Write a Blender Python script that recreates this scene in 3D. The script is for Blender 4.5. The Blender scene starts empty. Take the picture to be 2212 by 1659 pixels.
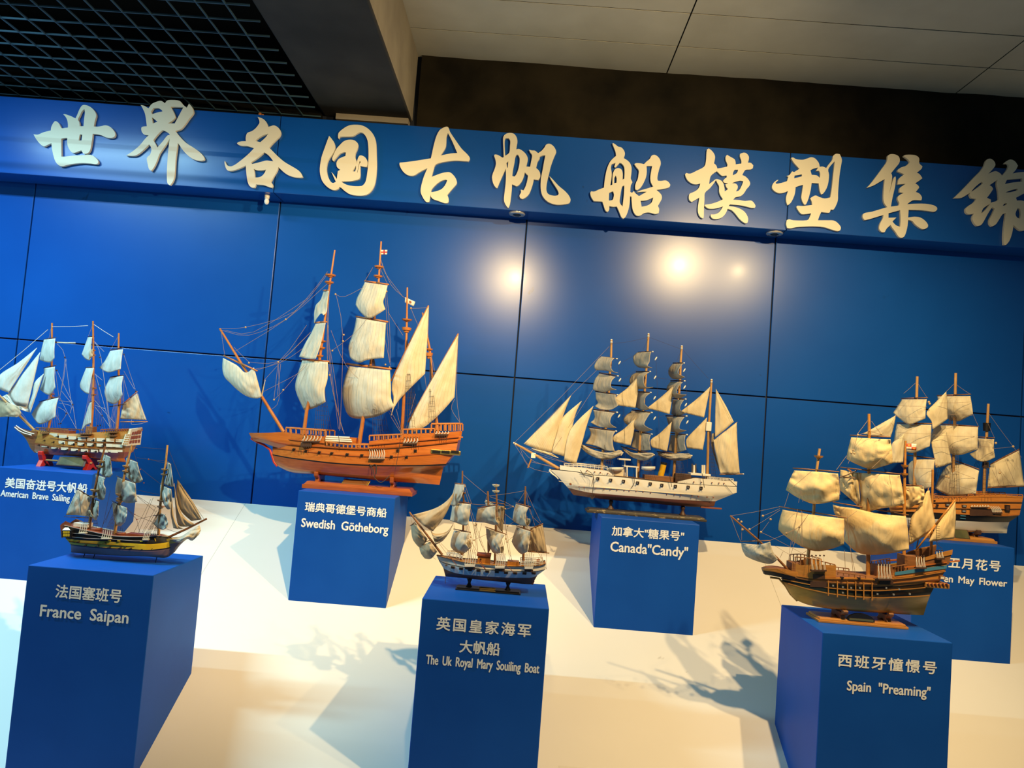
import bpy, bmesh, math, random
from mathutils import Vector, Matrix, noise
random.seed(4)
S = bpy.context.scene
COL = S.collection

# ------------------------------------------------------------------ camera
FW, FH, FL = 2212, 1659, 1633.1
CAM = Vector((0.3494, -4.104, 1.5631))
PITCH, YAW, ROLL = 0.0598, 0.0164, 0.0782
CR = (Matrix.Rotation(YAW, 3, 'Z') @ Matrix.Rotation(math.pi/2 + PITCH, 3, 'X') @ Matrix.Rotation(ROLL, 3, 'Z'))
cd = bpy.data.cameras.new('camera'); co = bpy.data.objects.new('camera', cd); COL.objects.link(co)
cd.sensor_width = 36; cd.lens = 36*FL/FW; cd.clip_start = 0.02
co.matrix_world = Matrix.Translation(CAM) @ CR.to_4x4()
S.camera = co
S.view_settings.view_transform = 'Standard'; S.view_settings.look = 'None'
S.view_settings.exposure = 0.12; S.view_settings.gamma = 1.0; S.view_settings.use_curve_mapping = False

# ------------------------------------------------------------------ world + lamps of the hall
wd = bpy.data.worlds.new('world'); S.world = wd; wd.use_nodes = True
bg = wd.node_tree.nodes['Background']; bg.inputs[0].default_value = (0.48, 0.79, 0.97, 1); bg.inputs[1].default_value = 0.10

def spot(name, loc, target, power, color, size=1.7, blend=0.7, radius=0.035):
    l = bpy.data.lights.new(name, 'SPOT'); l.energy = power; l.color = color
    l.spot_size = size; l.spot_blend = blend; l.shadow_soft_size = radius
    o = bpy.data.objects.new(name, l); COL.objects.link(o); o.location = loc
    o.rotation_euler = (Vector(target)-Vector(loc)).to_track_quat('-Z', 'Y').to_euler()
    return o
WARM = (1.0, 0.70, 0.33)
spot('track_spot', (1.57, -2.20, 3.05), (0.5, -0.3, 1.4), 205, WARM, 2.45, .8, .022)
spot('track_spot', (2.08, -2.25, 3.05), (1.75, -0.6, 1.25), 135, WARM, 1.8, .9, .022)
spot('track_spot', (0.21, -2.15, 2.83), (-0.68, -0.25, 1.65), 205, WARM, 1.55, .75, .022)
def area(name, loc, rot, sx, sy, power, color):
    l = bpy.data.lights.new(name, 'AREA'); l.shape = 'RECTANGLE'; l.size = sx; l.size_y = sy; l.energy = power; l.color = color
    o = bpy.data.objects.new(name, l); COL.objects.link(o); o.location = loc; o.rotation_euler = rot
    return o
area('tube_light', (-2.55, -1.65, 3.36), (math.radians(-14), 0, 0), 1.25, 0.05, 115, (0.44, 0.82, 0.97))
area('tube_light', (-2.47, -1.12, 3.17), (math.radians(14), 0, 0), 1.1, 0.03, 20, (0.44, 0.82, 0.97))

# ------------------------------------------------------------------ helpers
def at(u, v, y):
    r = CR @ Vector(((u-FW/2)/FL, -(v-FH/2)/FL, -1.0))
    return CAM + r*((y-CAM.y)/r.y)
def at_z(u, v, z):
    r = CR @ Vector(((u-FW/2)/FL, -(v-FH/2)/FL, -1.0))
    return CAM + r*((z-CAM.z)/r.z)
Z0, SL = 1.0522, 0.5774                          # the white ramp: z = Z0 + SL*y
def ramp_z(y): return Z0 + SL*y
def at_ramp(u, v):
    r = CR @ Vector(((u-FW/2)/FL, -(v-FH/2)/FL, -1.0))
    return CAM + r*((Z0+SL*CAM.y-CAM.z)/(r.z-SL*r.y))
def pairs(s): return [tuple(float(q) for q in p.split(',')) for p in s.split()]

def link(o, parent=None):
    COL.objects.link(o)
    if parent is not None: o.parent = parent
    return o
def mesh(name, verts, faces, mats, parent=None, origin=None, smooth=False, midx=None, uvs=None):
    me = bpy.data.meshes.new(name)
    og = Vector(origin) if origin is not None else Vector((0, 0, 0))
    me.from_pydata([tuple(Vector(v)-og) for v in verts], [], faces)
    if not isinstance(mats, (list, tuple)): mats = [mats]
    for m in mats: me.materials.append(m)
    if midx: me.polygons.foreach_set('material_index', midx)
    if smooth: me.polygons.foreach_set('use_smooth', [True]*len(me.polygons))
    if uvs:
        l = me.uv_layers.new(name='UVMap')
        for lp in me.loops: l.data[lp.index].uv = uvs[lp.vertex_index]
    bm = bmesh.new(); bm.from_mesh(me); bmesh.ops.recalc_face_normals(bm, faces=bm.faces); bm.to_mesh(me); bm.free()
    o = bpy.data.objects.new(name, me)
    if parent is None and origin is not None: o.location = og
    return link(o, parent)
def bevel(o, w, seg=2):
    m = o.modifiers.new('bevel', 'BEVEL'); m.width = w; m.segments = seg; m.limit_method = 'ANGLE'; return o
def box_vf(a, b, vs=None, fs=None):
    vs = [] if vs is None else vs; fs = [] if fs is None else fs
    n = len(vs); (x0, y0, z0), (x1, y1, z1) = a, b
    vs += [(x0,y0,z0),(x1,y0,z0),(x1,y1,z0),(x0,y1,z0),(x0,y0,z1),(x1,y0,z1),(x1,y1,z1),(x0,y1,z1)]
    fs += [tuple(n+i for i in f) for f in ((0,3,2,1),(4,5,6,7),(0,1,5,4),(1,2,6,5),(2,3,7,6),(3,0,4,7))]
    return vs, fs
def tube_vf(pts, r0, r1, seg, vs, fs):
    pts = [Vector(p) for p in pts]; n = len(pts); base = len(vs)
    L = [0]
    for i in range(1, n): L.append(L[-1] + (pts[i]-pts[i-1]).length)
    tot = L[-1] or 1
    for i, p in enumerate(pts):
        d = (pts[min(i+1, n-1)] - pts[max(i-1, 0)]).normalized()
        a = d.cross(Vector((0, 1, 0)));
        if a.length < .05: a = d.cross(Vector((1, 0, 0)))
        a.normalize(); b = d.cross(a); r = r0 + (r1-r0)*L[i]/tot
        for k in range(seg):
            t = 2*math.pi*k/seg; vs.append(p + a*math.cos(t)*r + b*math.sin(t)*r)
    for i in range(n-1):
        for k in range(seg):
            k2 = (k+1) % seg
            fs.append((base+i*seg+k, base+i*seg+k2, base+(i+1)*seg+k2, base+(i+1)*seg+k))
    fs.append(tuple(base+k for k in range(seg))[::-1]); fs.append(tuple(base+(n-1)*seg+k for k in range(seg)))
def resample(pl, n):
    L = [0]
    for i in range(1, len(pl)): L.append(L[-1]+math.dist(pl[i], pl[i-1]))
    out = []; j = 0
    for i in range(n):
        t = L[-1]*i/(n-1)
        while j < len(pl)-2 and L[j+1] < t: j += 1
        d = L[j+1]-L[j]; f = 0 if d == 0 else (t-L[j])/d
        out.append(tuple(a+(b-a)*f for a, b in zip(pl[j], pl[j+1])))
    return out
def crom(pl, sub=4):
    if len(pl) < 3: return pl
    out = []
    for i in range(len(pl)-1):
        p0 = pl[max(i-1, 0)]; p1 = pl[i]; p2 = pl[i+1]; p3 = pl[min(i+2, len(pl)-1)]
        for k in range(sub):
            t = k/sub
            out.append(tuple(.5*(2*b+(c-a)*t+(2*a-5*b+4*c-d)*t*t+(3*b-a-3*c+d)*t**3) for a, b, c, d in zip(p0, p1, p2, p3)))
    out.append(pl[-1]); return out
def tag(o, label=None, cat=None, group=None, kind=None):
    if label: o['label'] = label
    if cat: o['category'] = cat
    if group: o['group'] = group
    if kind: o['kind'] = kind
    return o
def empty(name, loc, label=None, cat=None, group=None):
    o = bpy.data.objects.new(name, None); o.location = loc; o.empty_display_size = .05
    COL.objects.link(o); return tag(o, label, cat, group)

# ------------------------------------------------------------------ materials
def mat(name, col, rough=.5, spec=.5, var=0, scale=8, col2=None, bump=0, metal=0, stretch=None, coat=0, trans=0, aniso=None):
    m = bpy.data.materials.new(name); m.use_nodes = True; nt = m.node_tree; N = nt.nodes; L = nt.links
    b = N['Principled BSDF']; b.inputs['Roughness'].default_value = rough; b.inputs['Specular IOR Level'].default_value = spec
    b.inputs['Metallic'].default_value = metal; b.inputs['Coat Weight'].default_value = coat; b.inputs['Coat Roughness'].default_value = .12
    c = tuple(col)+(1,); b.inputs['Base Color'].default_value = c
    if col2 is not None or bump:
        tc = N.new('ShaderNodeTexCoord'); mp = N.new('ShaderNodeMapping'); nz = N.new('ShaderNodeTexNoise')
        L.new(tc.outputs['Object'], mp.inputs[0]); L.new(mp.outputs[0], nz.inputs['Vector'])
        if stretch: mp.inputs['Scale'].default_value = stretch
        nz.inputs['Scale'].default_value = scale; nz.inputs['Detail'].default_value = 5
    if col2 is not None:
        rp = N.new('ShaderNodeValToRGB'); rp.color_ramp.elements[0].position = .35; rp.color_ramp.elements[1].position = .68
        rp.color_ramp.elements[0].color = c; rp.color_ramp.elements[1].color = tuple(col2)+(1,)
        L.new(nz.outputs['Fac'], rp.inputs[0]); L.new(rp.outputs[0], b.inputs['Base Color'])
    if bump:
        bp = N.new('ShaderNodeBump'); bp.inputs['Strength'].default_value = bump; bp.inputs['Distance'].default_value = .01
        L.new(nz.outputs['Fac'], bp.inputs['Height']); L.new(bp.outputs[0], b.inputs['Normal'])
    return m
def cloth(name, col, seam, n=9, trans=.22, dark=.62):
    m = bpy.data.materials.new(name); m.use_nodes = True; nt = m.node_tree; N = nt.nodes; L = nt.links
    b = N['Principled BSDF']; b.inputs['Roughness'].default_value = .9; b.inputs['Specular IOR Level'].default_value = .15
    uv = N.new('ShaderNodeUVMap'); sx = N.new('ShaderNodeSeparateXYZ'); L.new(uv.outputs[0], sx.inputs[0])
    mu = N.new('ShaderNodeMath'); mu.operation = 'MULTIPLY'; mu.inputs[1].default_value = n; L.new(sx.outputs[0], mu.inputs[0])
    fr = N.new('ShaderNodeMath'); fr.operation = 'FRACT'; L.new(mu.outputs[0], fr.inputs[0])
    lt = N.new('ShaderNodeMath'); lt.operation = 'LESS_THAN'; lt.inputs[1].default_value = .1; L.new(fr.outputs[0], lt.inputs[0])
    tc = N.new('ShaderNodeTexCoord'); nz = N.new('ShaderNodeTexNoise'); nz.inputs['Scale'].default_value = 22; nz.inputs['Detail'].default_value = 6
    L.new(tc.outputs['Object'], nz.inputs['Vector'])
    rp = N.new('ShaderNodeValToRGB'); rp.color_ramp.elements[0].position = .3; rp.color_ramp.elements[1].position = .7
    rp.color_ramp.elements[0].color = (col[0]*.86, col[1]*.83, col[2]*.78, 1); rp.color_ramp.elements[1].color = tuple(col)+(1,)
    L.new(nz.outputs['Fac'], rp.inputs[0])
    mx = N.new('ShaderNodeMix'); mx.data_type = 'RGBA'; ml = N.new('ShaderNodeMath'); ml.operation = 'MULTIPLY'; ml.inputs[1].default_value = seam
    L.new(lt.outputs[0], ml.inputs[0]); L.new(ml.outputs[0], mx.inputs[0]); L.new(rp.outputs[0], mx.inputs[6])
    mx.inputs[7].default_value = (col[0]*dark*.8, col[1]*dark*.72, col[2]*dark*.62, 1)
    L.new(mx.outputs[2], b.inputs['Base Color'])
    tr = N.new('ShaderNodeBsdfTranslucent'); L.new(mx.outputs[2], tr.inputs[0])
    ms = N.new('ShaderNodeMixShader'); ms.inputs[0].default_value = trans
    L.new(b.outputs[0], ms.inputs[1]); L.new(tr.outputs[0], ms.inputs[2]); L.new(ms.outputs[0], N['Material Output'].inputs[0])
    mp = N.new('ShaderNodeMapping'); mp.inputs['Rotation'].default_value = (0, .6, 0); mp.inputs['Scale'].default_value = (24, 24, 7); L.new(tc.outputs['Object'], mp.inputs[0])
    n2 = N.new('ShaderNodeTexNoise'); n2.inputs['Scale'].default_value = 1; n2.inputs['Detail'].default_value = 3; n2.inputs['Distortion'].default_value = .8; L.new(mp.outputs[0], n2.inputs['Vector'])
    bp = N.new('ShaderNodeBump'); bp.inputs['Strength'].default_value = .32; bp.inputs['Distance'].default_value = .02
    L.new(n2.outputs['Fac'], bp.inputs['Height']); L.new(bp.outputs[0], b.inputs['Normal'])
    return m
M = {}
M['panel'] = mat('blue_painted_panel', (.003, .066, .34), .27, .36, col2=(.004, .078, .385), scale=1.5, bump=.02, coat=.03)
M['plinth'] = mat('blue_plinth_paint', (.004, .074, .40), .5, .2, col2=(.006, .088, .45), scale=3, bump=.015)
M['seam'] = mat('dark_joint', (.004, .008, .02), .8)
M['grid'] = mat('ceiling_grid_paint', (.03, .08, .12), .7)
M['void'] = mat('black_void', (.006, .006, .006), .95, .1)
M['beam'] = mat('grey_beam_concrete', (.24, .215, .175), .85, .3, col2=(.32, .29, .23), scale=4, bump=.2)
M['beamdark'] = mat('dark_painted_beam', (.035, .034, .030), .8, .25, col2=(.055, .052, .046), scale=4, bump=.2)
M['slab'] = mat('ceiling_slab_concrete', (.50, .485, .405), .85, .3, col2=(.60, .585, .495), scale=2.5, bump=.15)
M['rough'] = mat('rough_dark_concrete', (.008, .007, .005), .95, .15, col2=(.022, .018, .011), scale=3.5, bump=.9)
M['title'] = mat('cream_sign_letter', (.70, .67, .54), .5)
M['text'] = mat('white_vinyl_letter', (.90, .92, .92), .5)
M['chrome'] = mat('chrome_trim', (.75, .72, .66), .25, metal=.7)
M['lampglass'] = mat('lamp_glass', (.8, .8, .78), .1)
M['floor'] = mat('grey_floor', (.25, .24, .22), .5)
M['orangewood'] = mat('orange_varnished_wood', (.46, .125, .016), .30, .5, col2=(.56, .165, .025), scale=14, stretch=(1, 6, 9), coat=.4)
M['amberwood'] = mat('amber_hull_wood', (.50, .18, .025), .35, .5, col2=(.60, .24, .04), scale=14, stretch=(1, 6, 9), coat=.3)
M['redwood'] = mat('red_varnished_wood', (.31, .07, .014), .28, .5, col2=(.40, .10, .02), scale=14, stretch=(1, 6, 9), coat=.5)
M['red'] = mat('red_paint', (.55, .03, .015), .4)
M['mastwood'] = mat('mast_wood', (.45, .15, .035), .45, col2=(.55, .20, .05), scale=20)
M['palewood'] = mat('pale_mast_wood', (.42, .22, .075), .5, col2=(.52, .29, .10), scale=20)
M['brownwood'] = mat('brown_wood', (.20, .085, .030), .5, col2=(.28, .12, .045), scale=18, stretch=(1, 5, 8))
M['darkwood'] = mat('dark_wood', (.055, .025, .015), .5, col2=(.085, .04, .022), scale=18)
M['goldwood'] = mat('golden_brown_wood', (.40, .17, .03), .4, col2=(.50, .22, .045), scale=14, stretch=(1, 6, 9), coat=.25)
M['honeywood'] = mat('honey_hull_wood', (.55, .27, .045), .4, col2=(.64, .33, .06), scale=12, stretch=(1, 6, 9), coat=.2)
M['black'] = mat('black_paint', (.008, .008, .009), .4)
M['greenblack'] = mat('green_black_paint', (.012, .022, .02), .4)
M['white'] = mat('white_paint', (.78, .74, .64), .4)
M['cream'] = mat('cream_paint', (.74, .66, .48), .45)
M['yellow'] = mat('yellow_paint', (.72, .50, .012), .4, col2=(.56, .40, .02), scale=25)
M['funnel'] = mat('funnel_yellow', (.70, .40, .01), .4)
M['paleblue'] = mat('pale_blue_paint', (.50, .66, .68), .45, col2=(.68, .75, .72), scale=12)
M['blueband'] = mat('blue_band_paint', (.06, .22, .36), .45)
M['greyport'] = mat('grey_port_paint', (.20, .24, .27), .5)
M['brownkeel'] = mat('brown_keel_paint', (.13, .045, .025), .45, col2=(.18, .065, .035), scale=10)
M['taupe'] = mat('taupe_hull_paint', (.26, .155, .10), .5, col2=(.33, .20, .13), scale=12)
M['rust'] = mat('rust_brown_paint', (.26, .07, .03), .5)
M['rope'] = mat('tan_rope', (.30, .20, .14), .9)
M['greyrope'] = mat('grey_rope', (.34, .31, .34), .9)
M['whiterope'] = mat('white_rope', (.70, .66, .56), .9)
M['darkrope'] = mat('dark_rope', (.05, .035, .03), .9)
M['block'] = mat('wooden_block', (.48, .32, .16), .6)
M['brass'] = mat('brass', (.60, .42, .12), .3, metal=.9)
M['greenplate'] = mat('dark_green_plaque', (.05, .06, .03), .25, col2=(.13, .12, .05), scale=14)
M['brownplate'] = mat('brown_plaque', (.20, .08, .025), .3)
M['chipped'] = mat('chipped_dark_base', (.045, .035, .022), .45, col2=(.30, .22, .10), scale=42, stretch=(1, 2.5, 2.5))
M['chipped'].node_tree.nodes['Color Ramp'].color_ramp.elements[0].position = .60
M['chipped'].node_tree.nodes['Color Ramp'].color_ramp.elements[1].position = .66
M['cream_sail'] = cloth('cream_sail_cloth', (.88, .80, .62), .45, 10)
M['candy_sail'] = cloth('striped_sail_cloth', (.88, .77, .54), .55, 14)
M['candy_grey'] = cloth('grey_beige_sail_cloth', (.60, .53, .41), .35, 9)
M['white_sail'] = cloth('white_sail_cloth', (.84, .84, .77), .08, 8)
M['tan_sail'] = cloth('tan_sail_cloth', (.66, .53, .36), .1, 8)
M['grey_sail'] = cloth('grey_sail_cloth', (.62, .60, .52), .25, 7)
M['uk_sail'] = cloth('dusty_sail_cloth', (.72, .67, .56), .1, 8)
M['yellow_sail'] = cloth('golden_sail_cloth', (.90, .71, .39), .05, 8)
M['mf_sail'] = cloth('pale_gold_sail_cloth', (.88, .78, .55), .12, 7)
def scuffs(m, scale, lo, col, amt):
    nt = m.node_tree; N = nt.nodes; L = nt.links; b = N['Principled BSDF']; src = b.inputs['Base Color'].links[0].from_socket
    nz = N.new('ShaderNodeTexNoise'); nz.inputs['Scale'].default_value = scale; nz.inputs['Detail'].default_value = 4; nz.inputs['Distortion'].default_value = 1.2
    L.new(N['Texture Coordinate'].outputs['Object'], nz.inputs['Vector'])
    rp = N.new('ShaderNodeMapRange'); rp.inputs[1].default_value = lo; rp.inputs[2].default_value = lo+.03; rp.inputs[4].default_value = amt; L.new(nz.outputs['Fac'], rp.inputs[0])
    mx = N.new('ShaderNodeMix'); mx.data_type = 'RGBA'; L.new(rp.outputs[0], mx.inputs[0]); L.new(src, mx.inputs[6]); mx.inputs[7].default_value = tuple(col)+(1,)
    L.new(mx.outputs[2], b.inputs['Base Color'])
scuffs(M['panel'], 5.5, .735, (.003, .03, .12), .55)
def ramp_mat():
    m = mat('white_ramp_paint', (.80, .77, .69), .5, .35, col2=(.83, .80, .72), scale=2)
    nt = m.node_tree; N = nt.nodes; L = nt.links; b = N['Principled BSDF']; src = b.inputs['Base Color'].links[0].from_socket
    tc = N['Texture Coordinate']; sx = N.new('ShaderNodeSeparateXYZ'); L.new(tc.outputs['Object'], sx.inputs[0])
    cur = None
    for c in (-1.105, 1.66):                       # board joints running down the slope
        s = N.new('ShaderNodeMath'); s.operation = 'COMPARE'; s.inputs[1].default_value = c; s.inputs[2].default_value = .0011
        L.new(sx.outputs[0], s.inputs[0])
        if cur is None: cur = s
        else:
            a = N.new('ShaderNodeMath'); a.operation = 'MAXIMUM'; L.new(cur.outputs[0], a.inputs[0]); L.new(s.outputs[0], a.inputs[1]); cur = a
    f = N.new('ShaderNodeMath'); f.operation = 'MULTIPLY'; f.inputs[1].default_value = .55; L.new(cur.outputs[0], f.inputs[0])
    mx = N.new('ShaderNodeMix'); mx.data_type = 'RGBA'; L.new(f.outputs[0], mx.inputs[0]); L.new(src, mx.inputs[6]); mx.inputs[7].default_value = (.2, .17, .12, 1)
    L.new(mx.outputs[2], b.inputs['Base Color']); return m
M['ramp'] = ramp_mat(); scuffs(M['ramp'], 7, .76, (.35, .30, .22), .5)

# ------------------------------------------------------------------ the setting
XL, XR = -4.6, 4.6
YR0 = -2.0                                         # front edge of the ramp
vs = [(XL, 0, Z0), (XR, 0, Z0), (XR, YR0+.2, ramp_z(YR0+.2)), (XL, YR0+.2, ramp_z(YR0+.2)),
      (XL, 0, -.3), (XR, 0, -.3), (XR, YR0+.2, -.3), (XL, YR0+.2, -.3)]
tag(mesh('floor_ramp', vs, [(0,1,2,3),(3,2,6,7),(0,3,7,4),(1,5,6,2),(4,7,6,5),(0,4,5,1)], M['ramp']), kind='structure')
v, f = box_vf((XL, -6.5, -.4), (XR, YR0+.2, -.3+ .29)); tag(mesh('floor', v, f, M['floor']), kind='structure')
# back wall: glossy blue panels with open joints over a dark backing
gx = [-4.6, -3.82, -2.4495, -1.0751, .2938, 1.6615, 3.03, 4.6]; gz = [Z0-.03, 1.8448, 2.80]
vs, fs = [], []
g = .0035
for i in range(len(gx)-1):
    for j in range(2):
        box_vf((gx[i]+g, 0, gz[j]+(g if j else 0)), (gx[i+1]-g, .02, gz[j+1]-(g if j == 0 else 0)), vs, fs)
o = mesh('wall_back', vs, fs, M['panel']); tag(o, kind='structure'); bevel(o, .0025, 2)
v, f = box_vf((XL, .012, Z0-.3), (XR, .05, 3.75)); tag(mesh('wall_back_core', v, f, M['seam']), kind='structure')
# rough concrete above the fascia, left and right of the beam
def rough_wall(name, x0, x1, z0, z1, m, amp):
    nx, nz = 60, 12; vs = []; fs = []
    for j in range(nz+1):
        for i in range(nx+1):
            x = x0+(x1-x0)*i/nx; z = z0+(z1-z0)*j/nz
            vs.append((x, -.012 + amp*noise.noise(Vector((x*3.1, z*4.3, 1.7))) + amp*.6*noise.noise(Vector((x*9, z*11, 4))), z))
    for j in range(nz):
        for i in range(nx): a = j*(nx+1)+i; fs.append((a, a+1, a+nx+2, a+nx+1))
    return tag(mesh(name, vs, fs, m), kind='structure')
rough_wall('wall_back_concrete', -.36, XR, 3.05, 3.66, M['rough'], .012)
# ceiling slab of precast planks (right), dark soffit over the grid (left)
vs, fs = [], []
ys = [.01, -.30, -.61, -.92, -1.23, -1.54, -1.85, -2.16, -2.47, -2.78, -3.1, -3.6, -4.2, -6.5]
xs = [-.40, 1.005, 2.6, XR]
for a, b in zip(ys[:-1], ys[1:]):
    for c, d in zip(xs[:-1], xs[1:]): box_vf((c+.0035, b+.0035, 3.6), (d-.0035, a-.0035, 3.66), vs, fs)
o = mesh('ceiling', vs, fs, M['slab']); tag(o, kind='structure')
v, f = box_vf((-.395, -6.4, 3.602), (XR-.01, 0, 3.65)); tag(mesh('ceiling_joint', v, f, M['void']), kind='structure')
v, f = box_vf((XL, -6.5, 3.655), (XR, .05, 3.72)); tag(mesh('ceiling_void', v, f, M['void']), kind='structure')
v, f = box_vf((XL, -.02, 3.135), (-.89, .012, 3.66)); tag(mesh('wall_back_void', v, f, M['void']), kind='structure')
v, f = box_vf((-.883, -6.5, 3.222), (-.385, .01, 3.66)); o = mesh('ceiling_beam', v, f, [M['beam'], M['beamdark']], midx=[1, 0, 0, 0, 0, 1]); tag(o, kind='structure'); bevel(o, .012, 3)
v, f = box_vf((-.80, -.05, 3.19), (-.40, .012, 3.2215)); o = mesh('trim_beam_ledge', v, f, M['beam']); tag(o, kind='structure')
# egg-crate grid ceiling
vs, fs = [], []
x = -.987+.122
while x > -4.5:
    if x < -.89: box_vf((x-.0028, -1.30, 3.197), (x+.0028, -.03, 3.205), vs, fs)
    x -= .122
y = -.02-.016
while y > -1.31:
    box_vf((-4.5, y-.0028, 3.1975), (-.886, y+.0028, 3.2045), vs, fs); y -= .122
tag(mesh('ceiling_grid', vs, fs, M['grid']), kind='structure')

# ------------------------------------------------------------------ fascia board with the big characters
YB, ZB0, ZB1 = -.1687, 2.7175, 3.1346
sx = [XL, at(597, 350, YB).x, at(1702, 440, YB).x, XR]
sign = empty('fascia_sign', (0.3, YB, ZB0), 'blue fascia board with large cream brush characters along the wall top', 'sign')
vs, fs = [], []
for a, b in zip(sx[:-1], sx[1:]): box_vf((a+.002, YB, ZB0), (b-.002, -.002, ZB1), vs, fs)
bevel(mesh('board', vs, fs, M['panel'], sign, sign.location), .002, 1)
v, f = box_vf((XL, YB+.01, ZB0+.004), (XR, -.004, ZB1-.004)); mesh('joint_backing', v, f, M['seam'], sign, sign.location)

def smooth_loop(pl):
    n = len(pl); out = []
    def corner(i):
        a = Vector(pl[i])-Vector(pl[i-1]); b = Vector(pl[(i+1) % n])-Vector(pl[i])
        return a.length > 1e-6 and b.length > 1e-6 and a.angle(b) > math.radians(52)
    cs = [corner(i) for i in range(n)]
    for i in range(n):
        p1 = pl[i]; p2 = pl[(i+1) % n]
        p0 = p1 if cs[i] else pl[i-1]; p3 = p2 if cs[(i+1) % n] else pl[(i+2) % n]
        for k in range(3):
            t = k/3
            out.append(tuple(.5*(2*b+(c-a)*t+(2*a-5*b+4*c-d)*t*t+(3*b-a-3*c+d)*t**3) for a, b, c, d in zip(p0, p1, p2, p3)))
    return out
def character(frame, loops):
    ox, oy, s = frame
    cu = bpy.data.curves.new('character', 'CURVE'); cu.dimensions = '2D'; cu.fill_mode = 'BOTH'; cu.extrude = .007
    for l in loops:
        pts = []
        for zx, zy in smooth_loop(pairs(l)):
            p = at(ox+zx/s, oy+zy/s, YB-.016); pts.append((p.x-sign.location.x, p.z-sign.location.z))
        sp = cu.splines.new('POLY'); sp.points.add(len(pts)-1); sp.use_cyclic_u = True
        for q, (a, b) in zip(sp.points, pts): q.co = (a, b, 0, 1)
    t = bpy.data.objects.new('tmp', cu); COL.objects.link(t)
    me = bpy.data.meshes.new_from_object(t.evaluated_get(bpy.context.evaluated_depsgraph_get()))
    bpy.data.objects.remove(t)
    for v in me.vertices: v.co = Vector((v.co.x, -.0095 - v.co.z, v.co.y))
    me.materials.clear(); me.materials.append(M['title'])
    bm = bmesh.new(); bm.from_mesh(me); bmesh.ops.recalc_face_normals(bm, faces=bm.faces); bm.to_mesh(me); bm.free()
    link(bpy.data.objects.new('character', me), sign)
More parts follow.
